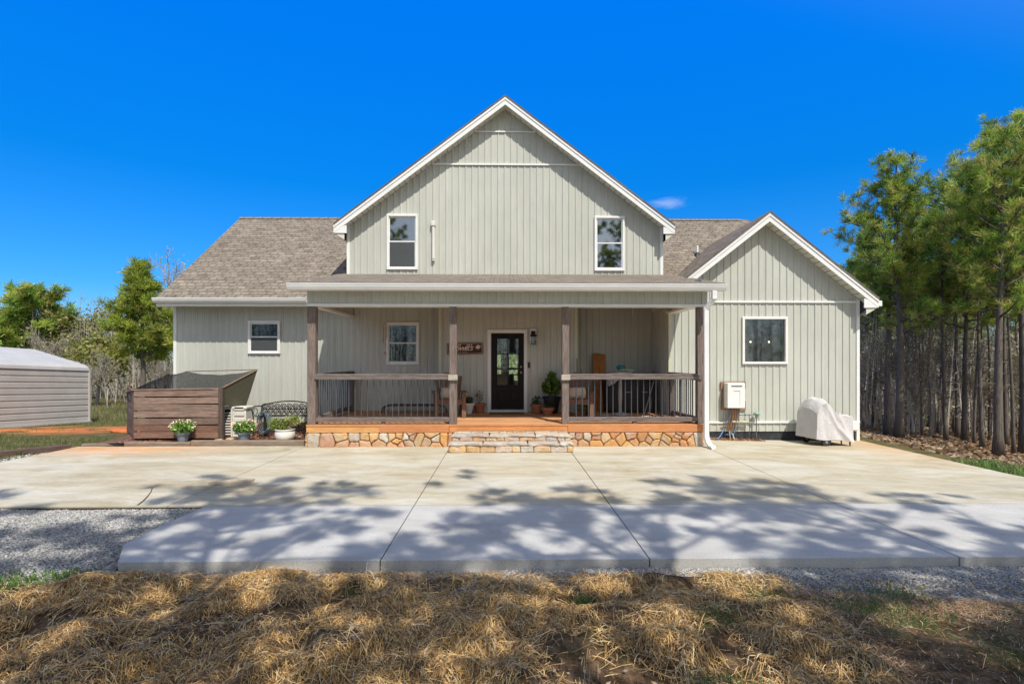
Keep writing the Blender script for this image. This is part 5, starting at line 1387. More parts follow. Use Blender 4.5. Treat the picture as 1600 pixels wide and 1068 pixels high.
# --- wind chime
X, Z = P(600, 480, 11.2)
t = thing('wind_chime', 'copper coloured wind chime on a chain in front of the porch window', 'wind chime', (X, 11.3, 0))
zt, zh = PZ(482, 11.3, 600), PZ(506, 11.3, 600)
def chain(m, x, y, za, zb):
    n_ = max(3, int((za - zb) / .032))
    for k in range(n_):
        zc = za - (k + .5) * (za - zb) / n_; hx = .010
        m.tube([(x + (hx * math.cos(a) if k % 2 else 0), y + (0 if k % 2 else hx * math.cos(a)), zc + .02 * math.sin(a)) for a in np.linspace(0, 6.283, 9)], .0035, 4, cap=False)
m = MB(); chain(m, 0, 0, 3.10, zh + .02); obj('chain', m, simple('pale_chain', (.5, .48, .42), .4, metal=.7), t)
CW = simple('chime_copper', (.36, .17, .10), .4, .15, 8, metal=.3)
m = MB(); m.lathe([(.0, .02), (.05, .01), (.05, -.008), (0, -.01)], (0, 0, zh), 14); m.lathe([(.0, .0), (.03, -.004), (0, -.015)], (0, 0, zh - .42), 10); obj('top_disc', m, CW, t)
for k in range(5):
    a = k * 1.257; L = .26 + .05 * k; m = MB(); m.tube([(.045 * math.cos(a), .045 * math.sin(a), zh - .03), (.045 * math.cos(a), .045 * math.sin(a), zh - .03 - L)], .006, 8); obj('chime_tube', m, CW, t)
m = MB(); m.tube([(0, 0, zh), (0, 0, zh - .6)], .002, 4); m.lathe([(0, .03), (.03, 0), (0, -.04)], (0, 0, zh - .62), 8); obj('clapper', m, CW, t)
X, Z = P(988.5, 480, 11.3); m = MB(); chain(m, 0, 0, 3.10, PZ(494, 11.3, 988)); t = obj('hanging_chain', m, simple('bright_chain', (.7, .68, .6), .35, metal=.6)); t.location = (X, 11.3, 0)
tagit(t, 'short pale chain hanging from the porch ceiling on the right', 'chain')

# --- right alcove clutter
WO = wood('orange_slab', (.30, .10, .03), (.60, .26, .08), 'z', .5)
for px0, px1, top, sk, lab in ((929, 939, 552.5, .02, 'reddish wood slab leaning on the porch wall, left of the pair'), (939.5, 948, 553.5, -.03, 'reddish wood slab with a ragged edge, right of the leaning pair')):
    Y0, Y1 = 13.15, 13.6; a, b = PX(px0, 13.3), PX(px1, 13.3); zt = PZ(top, 13.5, 940)
    n_ = 12; L_ = []; R_ = []; r_ = random.Random(int(px0))
    for k in range(n_ + 1):
        f = k / n_; L_.append((a + (.012 * math.sin(f * 9 + px0) if px0 > 930 else 0), f)); R_.append((b + (.03 * math.sin(f * 7) + r_.uniform(-.015, .015)) * (1 if px0 > 930 else .3) + (.09 * (1 - f) if px0 > 930 else 0), f))
    m = MB(); ring = L_ + R_[::-1]; n2 = len(ring)
    vs = [(x, Y0 + (Y1 - Y0) * f, ZF + (zt - ZF) * f) for x, f in ring] + [(x, Y0 + .05 + (Y1 - Y0) * f, ZF + (zt - ZF) * f + .01) for x, f in ring]
    fs = [(k, n2 - 1 - k, n2 - 2 - k, k + 1) for k in range(n_)] + [(n2 + k + 1, n2 + n2 - 2 - k, n2 + n2 - 1 - k, n2 + k) for k in range(n_)] + [(k, (k + 1) % n2, n2 + (k + 1) % n2, n2 + k) for k in range(n2)]
    m.idx(vs, fs); o = obj('wood_slab', m, WO); tagit(o, lab, 'wood slab', 'wood slabs leaning on the wall')
# dark draped workbench
bx0, bx1 = PX(948, 12.75), PX(1023, 12.95)
t = thing('black_cabinet', 'long black storage cabinet against the wall behind the right railing', 'cabinet', ((bx0 + bx1) / 2, 13.1, ZF + .002))
h_ = PZ(592, 12.75, 990) - ZF; hw = (bx1 - bx0) / 2
m = MB(); m.box(-hw, hw, -.3, .3, 0, h_ - .03); obj('body', m, M['black'], t)
m = MB(); m.box(-hw - .03, hw + .03, -.33, .32, h_ - .03, h_, bev=.01); obj('lid', m, M['black'], t)
m = MB()
for k in range(3): m.box(-hw + .05 + k * hw * .65, -hw + k * hw * .65 + hw * .6, -.312, -.300, .06, h_ - .09, bev=.006)
obj('door_panel', m, simple('black_panel', (.022, .022, .025), .45), t)
m = MB()
for k in range(2): m.box(-hw + .48 + k * hw * .65, -hw + .60 + k * hw * .65, -.33, -.313, h_ * .6, h_ * .6 + .02)
obj('handle', m, simple('grey_handle', (.3, .3, .3), .4), t)
# draped plant stand: pale pedestal table with hanging cloth and things on it
Xp = PX(969, 12.35); t = thing('pedestal_table', 'small weathered pedestal table behind the right railing', 'table', (Xp, 12.35, ZF + .002))
zt = PZ(578.5, 12.35, 970) - ZF - .04; GW = wood('grey_white_wood', (.30, .28, .30), (.55, .52, .50), 'z')
m = MB(); m.lathe([(0, zt - .025), (.27, zt - .025), (.275, zt), (0, zt)], (0, 0, 0), 22); obj('table_top', m, GW, t)
m = MB(); m.lathe([(.045, 0), (.035, .2), (.05, .4), (.035, zt - .03)], (0, 0, 0), 10); m.lathe([(.2, 0), (.19, .03), (.04, .06)], (0, 0, 0), 14); obj('pedestal', m, GW, t)
m = MB(); n_ = 26; vs = []                                        # cloth over the left side
for j in range(9):
    for i in range(n_):
        a = math.pi * .55 + math.pi * 1.0 * i / (n_ - 1); f = j / 8
        rad = .285 + .02 * math.sin(i * 1.3) * f; drop = max(0, f * (.32 * math.sin(math.pi * i / (n_ - 1)) + .02))
        if j == 0: rad = .0; drop = -.01
        vs.append((Xp + rad * math.cos(a), 12.35 + rad * math.sin(a), ZF + zt + .012 - drop))
m.idx(vs, [(j * n_ + i, j * n_ + i + 1, (j + 1) * n_ + i + 1, (j + 1) * n_ + i) for j in range(8) for i in range(n_ - 1)])
o = obj('table_cloth', m, simple('pale_cloth', (.46, .46, .40), .9, .25, 14, bmp=.3), smooth=True); tagit(o, 'pale patterned cloth hanging over the left edge of the pedestal table', 'cloth')
m = MB(); r_ = random.Random(8); vs = []
rock(m, 0, 0, 0, .17, .1, .07, r_); o = obj('folded_bag', m, simple('green_bag', (.30, .38, .22), .7, .4, 20), smooth=True); o.location = (Xp + .12, 12.32, ZF + zt + .015); tagit(o, 'rumpled green and white bag on the pedestal table', 'bag')
m = MB(); rock(m, 0, 0, 0, .11, .09, .12, r_); o = obj('blue_bundle', m, simple('blue_cloth', (.02, .16, .24), .7, .4, 16), smooth=True); o.location = (Xp + .02, 12.4, ZF + zt + .05); tagit(o, 'crumpled dark blue cloth piled on the pedestal table', 'cloth')
# leaning pole, broom
a = p3(1022, 594, 12.75); b = p3(1006.5, 642, 12.3); b.z = ZF + .012
m = MB(); m.tube([a, b], .010, 6); o = obj('leaning_pole', m, simple('grey_pole', (.38, .38, .42), .4, metal=.4)); tagit(o, 'thin grey pole leaning on the black cabinet', 'pole')
a, b = p3(1005, 640, 12.35), p3(1012, 623, 12.4)
m = MB(); m.tube([(PX(901.5, 12.9), 12.9, ZF), (PX(902, 12.9), 12.95, PZ(560, 12.95, 902))], .011, 6); m.tube([(PX(905, 12.7), 12.7, ZF), (PX(908.5, 12.95), 12.98, PZ(577, 12.95, 908))], .009, 6)
o = obj('tool_handles', m, M['chair']); tagit(o, 'two thin dark tool handles leaning on the wall beside the right chair', 'tool handles')
# wire plant on the cabinet at the right, small plants on the floor
m = MB(); r_ = random.Random(12)
for k in range(14):
    a_ = r_.uniform(-.9, .9); m.tube([(0, 0, 0), (math.sin(a_) * .07, 0, .1), (math.sin(a_) * .16, r_.uniform(-.04, .04), .15 + r_.uniform(0, .09))], .0035, 4)
o = obj('dry_twigs', m, M['chair']); o.location = (PX(1027, 12.9), 13.0, PZ(592, 12.9, 1027)); tagit(o, 'bunch of dry dark twigs at the right end of the black cabinet', 'twigs')
t = pot('plant_pot', 'small black pot of green leaves on the porch floor right of the right chair', 'plant pot', PX(920, 12.2), 12.2, ZF + .002, .05, .07, .09, M['black'], [cluster(160, 0, 0, .18, .12, .1, .14, .07, [(.12, .24, .04), (.18, .32, .07)], 88, .6)])
m = MB(); m.box(-.16, .16, -.05, .05, 0, .018, M=Matrix.Rotation(-.5, 4, 'Z')); m.box(-.35, .05, -.02, .02, .019, .035); o = obj('scrap_wood', m, simple('pale_scrap', (.55, .48, .40), .8)); o.location = (PX(1027, 11.75), 11.75, ZF + .003); tagit(o, 'pale scrap of wood on the porch floor by the right railing', 'scrap wood')
m = MB(); m.lathe([(0, 0), (.11, 0), (.14, .025), (.13, .025), (.1, .006), (0, .006)], (0, 0, 0), 16); o = obj('saucer', m, simple('grey_saucer', (.35, .36, .36), .5)); o.location = (PX(948, 12.0), 12.05, ZF + .003); tagit(o, 'grey plant saucer on the porch floor behind the right railing', 'saucer')

# --- water heater
s_ = F / YR; X0, X1 = PX(1135, YR - .2), PX(1162.5, YR - .2); Z1, Z0 = PZ(598, YR - .2, 1150), PZ(637, YR - .2, 1150)
t = thing('water_heater', 'white wall mounted tankless water heater on a brown board', 'water heater', ((X0 + X1) / 2, YR, Z0))
m = MB(); m.box(PX(1125, YR), PX(1164, YR), YR - .045, YR - .02, PZ(607, YR, 1140), PZ(596, YR, 1140)); m.box(PX(1126, YR), PX(1164, YR), YR - .045, YR - .02, PZ(640, YR, 1140), PZ(626, YR, 1140)); m.box(PX(1127, YR), PX(1134, YR), YR - .03, YR - .016, PZ(626, YR, 1140), PZ(607, YR, 1140))
obj('backing_board', m, wood('reddish_board', (.24, .13, .08), (.42, .27, .19), 'x'), t, True)
m = MB(); m.box(X0, X1, YR - .26, YR - .045, Z0, Z1, bev=.012); obj('casing', m, M['white'], t, True)
m = MB(); m.box(X0 + .09, X1 - .07, YR - .264, YR - .26, Z1 - .085, Z1 - .055); m.box(X0 + .14, X1 - .12, YR - .264, YR - .26, Z1 - .19, Z1 - .18); m.box(X1 - .125, X1 - .12, YR - .264, YR - .26, Z0 + .05, Z1 - .18)
obj('vent_slot', m, simple('slot_grey', (.15, .15, .16), .5), t, True)
PC = simple('copper_pipe', (.32, .18, .11), .4, .3, 20, metal=.6); PB = simple('blue_pipe', (.10, .22, .50), .4, .2, 9)
m = MB(); zt1_ = PZ(659, YR, 1140)
for px, k in ((1140, 0), (1144, 1), (1147.5, 0), (1151, 1)):
    x = PX(px, YR - .12); m.tube([(x, YR - .12, Z0 + .01), (x + .008, YR - .12, zt1_ + .1), (x - .03, YR - .10, zt1_ - .05), (x - .02, YR - .11, zt1_ - .22)], .02 if k else .013, 7)
m.tube([(PX(1128, YR), YR - .08, zt1_ - .02), (PX(1150, YR), YR - .08, zt1_ + .0)], .018, 7)
obj('copper_pipes', m, PC, t, True)
m = MB(); m.tube([(PX(1137, YR), YR - .1, Z0 + .01), (PX(1134, YR), YR - .1, Z0 - .3), (PX(1131, YR), YR - .12, zt1_ - .02)], .009, 6); m.tube([(PX(1115, YR), YR - .25, -.09), (PX(1120, YR), YR - .2, -.03), (PX(1127, YR), YR - .15, .12)], .012, 6); m.tube([(PX(1146, YR), YR - .16, zt1_ - .05), (PX(1141, YR), YR - .2, .02), (PX(1128, YR), YR - .2, .0)], .009, 6)
obj('blue_pipe', m, PB, t, True)
m = MB(); m.tube([(PX(1141, YR), YR - .10, zt1_ + .02), (PX(1167, YR), YR - .10, zt1_ + .01)], .03, 8); m.tube([(PX(1136, YR), YR - .17, -.1), (PX(1134, YR), YR - .2, .08), (PX(1139, YR), YR - .2, .02), (PX(1140, YR), YR - .24, -.1)], .014, 6)
obj('insulated_pipe', m, simple('pipe_foam', (.50, .47, .36), .8, .3, 20), t, True)
t = thing('gas_regulator', 'green gas regulator on thin grey pipes right of the water heater', 'gas regulator', (PX(1178, YR), YR - .1, 0))
gp_ = simple('gas_pipe', (.16, .17, .17), .5, .3, 9, metal=.4); zr_ = PZ(647, YR, 1178)
m = MB(); m.tube([(PX(1151, YR), YR - .12, Z0 + .02), (PX(1151, YR), YR - .12, zr_ - .15)], .012, 6); m.tube([(PX(1151, YR), YR - .12, zr_), (PX(1174, YR), YR - .12, zr_)], .011, 6); m.tube([(PX(1167, YR), YR - .12, zr_), (PX(1168, YR), YR - .12, -.2)], .008, 6); m.tube([(PX(1178, YR), YR - .12, zr_ - .05), (PX(1178, YR), YR - .12, -.2)], .011, 6)
for px in (1161, 1167): m.lathe([(.0, -.015), (.02, -.015), (.02, .015), (0, .015)], (PX(px, YR), YR - .12, zr_), 8)
obj('gas_pipe', m, gp_, t, True)
m = MB(); m.lathe([(0, -.01), (.06, .0), (.075, .03), (.06, .05), (.03, .07), (0, .07)], (PX(1178, YR), YR - .13, zr_), 14); m.lathe([(.02, -.09), (.035, -.06), (.035, -.01)], (PX(1178, YR), YR - .13, zr_), 8)
obj('regulator_body', m, simple('green_enamel', (.22, .34, .29), .5, .2, 9), t, True)
# weeds and rubble by the foundation
def rub(r, n): return r.uniform(PX(1104, YR), PX(1186, YR), n), YR - np.abs(r.normal(.05, .1, n))
qd, cd = litter(900, rub, lambda x, y: slab_z(x, y) + .02 * np.random.default_rng(1).random(len(x)), .015, .05, [(.55, .24, .10), (.38, .15, .07), (.16, .1, .06), (.5, .4, .3)], 91)
o = obj('dry_debris', npmesh('dry_debris', qd, 4, leafmat('debris', (1, 1, 1), .1), cd)); tagit(o, 'orange brown dead leaves and dirt along the foundation under the water heater', 'debris', kind='stuff')

# --- covered grill
t = thing('covered_grill', 'grill under a pale grey fabric cover standing by the right wall', 'grill', (PX(1286, 11.75), 11.7, float(slab_z(7.0, 11.7))))
rot = R(9); n_u, hl, hd = 12, .44, .31
sc_ = F / 11.7
def ztop(u, v):                     # height of the cover over the plan position; u along the length
    hump = .98 + .0 * v; t_ = (u + hl) / (2 * hl)
    prof = np.interp(t_, [0, .05, .14, .24, .38, .55, .72, .95, 1], [.80, .90, 1.02, 1.06, .98, .80, .70, .665, .65])
    return prof - .10 * (abs(v) / hd) ** 2.5 * (1 if t_ < .6 else .25)
ring = []
def addside(a, b, n_):
    for i in range(n_): ring.append((a[0] + (b[0] - a[0]) * i / n_, a[1] + (b[1] - a[1]) * i / n_))
addside((-hl, -hd), (hl, -hd), 44); addside((hl, -hd), (hl, hd), 16); addside((hl, hd), (-hl, hd), 44); addside((-hl, hd), (-hl, -hd), 16)
mr_ = len(ring); vs = []; LZ = 26
for j in range(LZ + 1):
    f = j / LZ
    for i, (u, v) in enumerate(ring):
        top = ztop(u, v); zb = .165 - .07 * (u + hl) / (2 * hl) + .012 * math.sin(u * 9 + 1)
        z = zb + (top - zb) * f
        fold = .014 * math.sin(u * 21 + v * 15 + f * 3) * (1 - f) + .032 * math.exp(-((u - .36 + f * .62) / .075) ** 2) * (v < -hd * .9) + .02 * math.exp(-((u - .40 + f * .36) / .06) ** 2) * (v < -hd * .9) + .016 * math.exp(-((u + .15 + f * .1) / .05) ** 2) * (v < -hd * .9)
        fl = 1 + .05 * (1 - f)
        cor = 1.0
        
        x, y = u * fl * cor, v * fl * cor
        nx, ny = (0, -1) if v <= -hd + 1e-6 else ((0, 1) if v >= hd - 1e-6 else ((1, 0) if u > 0 else (-1, 0)))
        vs.append((x + nx * fold, y + ny * fold, z))
fs = [(j * mr_ + i, j * mr_ + (i + 1) % mr_, (j + 1) * mr_ + (i + 1) % mr_, (j + 1) * mr_ + i) for j in range(LZ) for i in range(mr_)]
K = 8; prev = LZ * mr_
for k in range(1, K + 1):
    g_ = 1 - k / K; b0 = len(vs)
    for i, (u, v) in enumerate(ring):
        uu = u if abs(v) >= hd - 1e-6 else u * 1.0
        uu, vv = u * .995, v * g_
        zz = ztop(u * .99, vv) + .006 * math.sin(u * 30 + vv * 22) + .01 * math.sin(u * 11 - vv * 17)
        vs.append((uu, vv, zz))
    fs += [(prev + i, prev + (i + 1) % mr_, b0 + (i + 1) % mr_, b0 + i) for i in range(mr_)]; prev = b0
Mr = Matrix.Rotation(rot, 4, 'Z'); m = MB(); m.idx([tuple(Mr @ Vector(v)) for v in vs], fs)
def cover_mat():
    m, n, b = mat_new('cover_fabric'); v = coords(n)
    c = ramp(n, noise(n, v, 3, 5, .7), [(.3, (.54, .52, .52)), (.7, (.66, .645, .65))])
    n.links.new(c, b.inputs['Base Color']); b.inputs['Roughness'].default_value = .8
    bump(n, b, noise(n, coords(n, (1, 1, .6)), 7, 6, .7, 1.2), .9, .03); return m
cv = obj('cover', m, cover_mat(), t, smooth=True); cv.data.set_sharp_from_angle(angle=R(38))
def lp_(u, v, z): return Mr @ Vector((u, v, z))
for s in (-1, 1):
    m = MB(); c0 = lp_(-.22, s * .30, .098); ax_ = Mr @ Vector((0, 1, 0))
    m.tube([c0 - ax_ * .02, c0 + ax_ * .02], .098, 20); wh = obj('wheel', m, simple('rubber', (.03, .03, .03), .8), t)
    m = MB(); m.tube([c0 - ax_ * .026, c0 + ax_ * .026], .035, 14); obj('rim', m, simple('grey_rim', (.22, .22, .23), .5), wh)
    m = MB(); p = lp_(.40, s * .28, 0); m.tube([p, p + Vector((0, 0, .3))], .016, 6); obj('leg', m, M['iron'], t)
m = MB(); m.beam(lp_(-.22, .29, .12), lp_(-.22, -.29, .12), .03, .03); m.beam(lp_(-.36, -.25, .17), lp_(.4, -.25, .17), .025, .025); m.beam(lp_(-.36, .25, .17), lp_(.4, .25, .17), .025, .025); m.beam(lp_(.2, -.26, .0 + .02), lp_(.2, -.26, .14), .02, .02)
obj('frame', m, M['iron'], t)
# box behind the grill at the wall
m = MB(); m.box(PX(1327, YR), PX(1337.5, YR), YR - .12, YR - .04, PZ(671, YR, 1333), PZ(657, YR, 1333), bev=.012); o = obj('outlet_box', m, M['white']); tagit(o, 'small white utility box low on the wall at the right corner', 'utility box')

# --- carport
A = Vector((-17.55, 15.0, 0)); B = Vector((-16.55, 21.2, 0)); d = (B - A).normalized(); Lc = 9.5
nrm = Vector((d.y, -d.x, 0))                                     # towards the camera side
zb0, zb1 = PZ(657.5, 21.2, 145), PZ(670, 17.8, 0)
slope_t = (PZ(579, 21.2, 145) - PZ(574, 17.8, 0)) / 3.45; zw1 = PZ(579, 21.2, 145)
carp = thing('metal_carport', 'low metal carport with horizontal ribbed beige sides and a pale rounded roof', 'carport', (B.x, B.y, zb1))
o_ = B
def cp(s, out_, z): return o_ - d * s - nrm * out_ + Vector((0, 0, z))
Hc = zw1 - zb0; wl_ = 5.0
def zs(s): return -slope_t * s
m = MB(); nr = 9; prof = []
for k in range(nr):
    z = Hc * k / nr; h = Hc / nr; prof += [(0, z), (0, z + h * .70), (.025, z + h * .78), (.025, z + h * .92), (0, z + h)]
prof = [(o2, z) for o2, z in prof]
Sx = np.linspace(0, Lc, 6)
def sheet(m, prof, zbase):
    vs = []
    for s in Sx:
        for o2, z in prof: vs.append(cp(s, o2, zbase + z + zs(s)))
    n = len(prof); m.idx(vs, [(j * n + i, j * n + i + 1, (j + 1) * n + i + 1, (j + 1) * n + i) for j in range(len(Sx) - 1) for i in range(n - 1)])
sheet(m, prof, zb0)
mc = simple('beige_metal', (.47, .44, .40), .45, .08, 2, spec=.5)
obj('side_panel', m, mc, carp, True)
m = MB(); zr_ = PZ(545.6, 21.2, 65); rise = zr_ - zw1
pr = [(0, 0), (.02, .10), (.08, .18), (.2, .24)] + [(.2 + (wl_ / 2 - .2) * t, .24 + (rise - .24) * t) for t in np.linspace(.05, 1, 14)]
pr += [(wl_ - a, b) for a, b in pr[::-1][1:]]
pr2 = []
for i, (a, b) in enumerate(pr): pr2.append((a - .03 if i < 2 else a, b + (.012 if i % 2 else 0)))
sheet(m, pr2, zw1); obj('roof', m, simple('white_metal_roof', (.47, .46, .43), .5, .08, 2, spec=.3), carp, True)
m = MB(); sheet(m, [(wl_, -Hc), (wl_, 0)], zw1)
m.idx([cp(0, 0, zb0), cp(0, wl_, zb0), cp(0, wl_, zw1), cp(0, wl_ / 2, zr_), cp(0, 0, zw1)], [(0, 1, 2, 3, 4)]); obj('end_panel', m, mc, carp, True)
m = MB(); m.beam(cp(-.02, -.012, zb0 - .05), cp(-.02, -.012, zw1 + .05), .06, .06, up=(0, 1, 0)); m.beam(cp(-.1, -.02, zb0 - .02), cp(Lc, -.02, zb0 - .02 + zs(Lc)), .06, .06); obj('frame_tube', m, mc, carp, True)
# red clay lump by the screen
m = MB(); r_ = random.Random(30); rock(m, 0, 0, 0, .42, .25, .17, r_); rock(m, .25, .1, 0, .25, .2, .12, r_); o = obj('clay_mound', m, simple('red_clay', (.55, .15, .05), .95, .3, 8, bmp=.8, bscale=20), smooth=True); o.location = (PX(194, 15.5), 15.5, float(terrain(PX(194, 15.5), 15.5)) - .05); tagit(o, 'small mound of red clay left of the slatted screen', 'clay mound')
# stick and yellow leaf at lower right
m = MB(); m.tube([(PX(1583, 4.3) - .05, 4.27, -.1), (PX(1583, 4.3) + .12, 4.24, -.095)], .012, 6); o = obj('cut_stick', m, simple('yellow_wood', (.6, .4, .15), .8)); tagit(o, 'short yellow piece of wood on the gravel at the far right', 'stick')
# ================================================================== TREES
BARK = wood('pine_bark', (.05, .043, .036), (.235, .205, .17), 'z', .95, 2.2)
BARKg = wood('grey_bark', (.20, .18, .16), (.42, .38, .34), 'z', .9, 2.2)
BARKm = wood('brown_grey_bark', (.12, .10, .085), (.30, .26, .22), 'z', .9, 2.2)
NEED = leafmat('pine_needles', (1.18, 1.15, 1.0), .42)
NC = np.array([(.24, .37, .07), (.32, .44, .09), (.40, .47, .11), (.12, .22, .05), (.42, .42, .14)])
def tubes_np(segs, n=5):
    """segs: list of (p0, p1, r0, r1) -> quads"""
    P0 = np.array([s[0] for s in segs], float); P1 = np.array([s[1] for s in segs], float)
    r0 = np.array([s[2] for s in segs]); r1 = np.array([s[3] for s in segs])
    d = P1 - P0; d /= np.linalg.norm(d, axis=1)[:, None] + 1e-9
    ref = np.where(np.abs(d[:, 2:3]) > .9, np.array([[1., 0, 0]]), np.array([[0, 0, 1.]]))
    u = np.cross(d, ref); u /= np.linalg.norm(u, axis=1)[:, None]; v = np.cross(d, u)
    q = []
    for k in range(n):
        a, b = 2 * math.pi * k / n, 2 * math.pi * (k + 1) / n
        ra = u * math.cos(a) + v * math.sin(a); rb = u * math.cos(b) + v * math.sin(b)
        q.append(np.stack([P0 + ra * r0[:, None], P0 + rb * r0[:, None], P1 + rb * r1[:, None], P1 + ra * r1[:, None]], 1))
    return np.concatenate(q)
def trunk_mesh(name, h, r, r_top, lean, seed, mat, limbs=(), wob=.02):
    rr = random.Random(seed); mb = MB(); pts = []; rs = []; n = 14
    ph = rr.uniform(0, 6)
    for i in range(n + 1):
        t = i / n; pts.append((lean[0] * t * h + wob * h * math.sin(t * 4 + ph) * t, lean[1] * t * h + wob * h * .6 * math.cos(t * 3.3 + ph) * t, t * h)); rs.append(r * (1.35 if i == 0 else 1) * (1 - t) + r_top * t)
    mb.tube(pts, rs, 9)
    return mb, pts
def pine(name, h, r, cb, cr, seed, ntuft=520, nn=26, needle=.22, wn=.012, dense=1.0, cols=NC, lean=(0, 0), shape='round', droop=.0, lo_limbs=4):
    """returns (trunk mesh, crown mesh); cb crown base height, cr crown radius"""
    rr = random.Random(seed); r = np.random.default_rng(seed)
    mb, pts = trunk_mesh('trunk', h * .97, r_base(h, name), .02, lean, seed, BARK)
    def at_(z):
        t = min(max(z / (h * .97), 0), 1) * 14; i = min(int(t), 13); f = t - i
        return Vector(pts[i]).lerp(Vector(pts[i + 1]), f)
    centres = []; dirs = []
    n_l = int(30 * dense)
    for k in range(n_l):
        f = (k + rr.random()) / n_l; z = cb + (h - cb) * f * .97
        if shape == 'round': env = math.sin(math.pi * min(1, (.12 + .88 * f)) ** .9) ** .7
        elif shape == 'cone': env = (1 - f) ** .75 * min(1, .6 + f * 3)
        else: env = 1 - .4 * f
        L = cr * max(.16, env) * rr.uniform(.6, 1.1)
        a = k * 2.399 + rr.uniform(-.5, .5); p0 = at_(z)
        up = rr.uniform(.05, .5) + f * .5 - droop
        d = Vector((math.cos(a), math.sin(a), up)).normalized()
        q = [p0]; p = p0.copy(); S = 5
        for s in range(S):
            d = (d + Vector((rr.uniform(-.16, .16), rr.uniform(-.16, .16), rr.uniform(-.05, .16)))).normalized(); p = p + d * L / S; q.append(p.copy())
        mb.tube(q, [.035 * h / 12 * (1 - i / (S + 1)) * (1.2 - f * .7) + .006 for i in range(S + 1)], 4)
        nb = max(3, int(L * 5.5))
        for b in range(nb):
            t = .28 + .72 * (b + rr.random()) / nb; i = min(int(t * S), S - 1); bp = q[i].lerp(q[i + 1], t * S - i)
            bd = (d + Vector((rr.uniform(-1, 1), rr.uniform(-1, 1), rr.uniform(-.25, .9)))).normalized(); bl = L * rr.uniform(.14, .36)
            be = bp + bd * bl
            mb.tube([bp, be], [.010, .004], 3, cap=False)
            for _ in range(max(2, int(bl * 4))):
                tt = rr.uniform(.35, 1.05); c = bp.lerp(be, tt) + Vector([rr.gauss(0, .10) for _ in range(3)])
                centres.append(c); dirs.append((bd + Vector((0, 0, .5))).normalized())
        centres.append(p); dirs.append(d)
    if lo_limbs:
        for k in range(lo_limbs):                              # dead stubs below the crown
            z = cb * rr.uniform(.35, .98); a = rr.uniform(0, 6.28); p0 = at_(z); l = rr.uniform(.4, 1.6)
            mb.tube([p0, p0 + Vector((math.cos(a), math.sin(a), .1)) * l * .5, p0 + Vector((math.cos(a), math.sin(a), rr.uniform(-.2, .2))) * l], [.02, .012, .004], 3)
    C = np.array(centres); D = np.array(dirs)
    if len(C) > ntuft:
        ix = r.choice(len(C), ntuft, replace=False); C, D = C[ix], D[ix]
    T = len(C)
    dd = r.normal(0, 1, (T, nn, 3)); dd /= np.linalg.norm(dd, axis=2)[:, :, None]; dd = dd + D[:, None, :] * .9; dd /= np.linalg.norm(dd, axis=2)[:, :, None]
    base = C[:, None, :] + r.normal(0, .04, (T, nn, 3)); ln = needle * r.uniform(.6, 1.2, (T, nn, 1)); tip = base + dd * ln
    sd_ = np.cross(dd, r.normal(0, 1, (T, nn, 3))); sd_ /= np.linalg.norm(sd_, axis=2)[:, :, None]; sd_ *= wn
    q = np.stack([base - sd_ * .5, base + sd_ * .5, tip + sd_ * .5, tip - sd_ * .5], 2).reshape(-1, 4, 3)
    cc = cols[r.integers(0, len(cols), T)] * r.uniform(.65, 1.25, (T, 1)); cc = np.repeat(cc, nn, 0) * r.uniform(.8, 1.2, (T * nn, 1))
    return mesh_from('trunk', mb.v, mb.f, BARK, smooth=True), npmesh('crown', q, 4, NEED, cc)
RB = {}
def r_base(h, name): return RB.get(name, h * .017)
def tree_thing(name, meshes, loc, rz, label, group=None, sc=1, cat='tree', names=('trunk', 'crown')):
    t = thing(name, label, cat, loc, rz, group); t.scale = (sc, sc, sc)
    for nm, me in zip(names, meshes):
        if me: obj(nm, me, None, t)
    return t
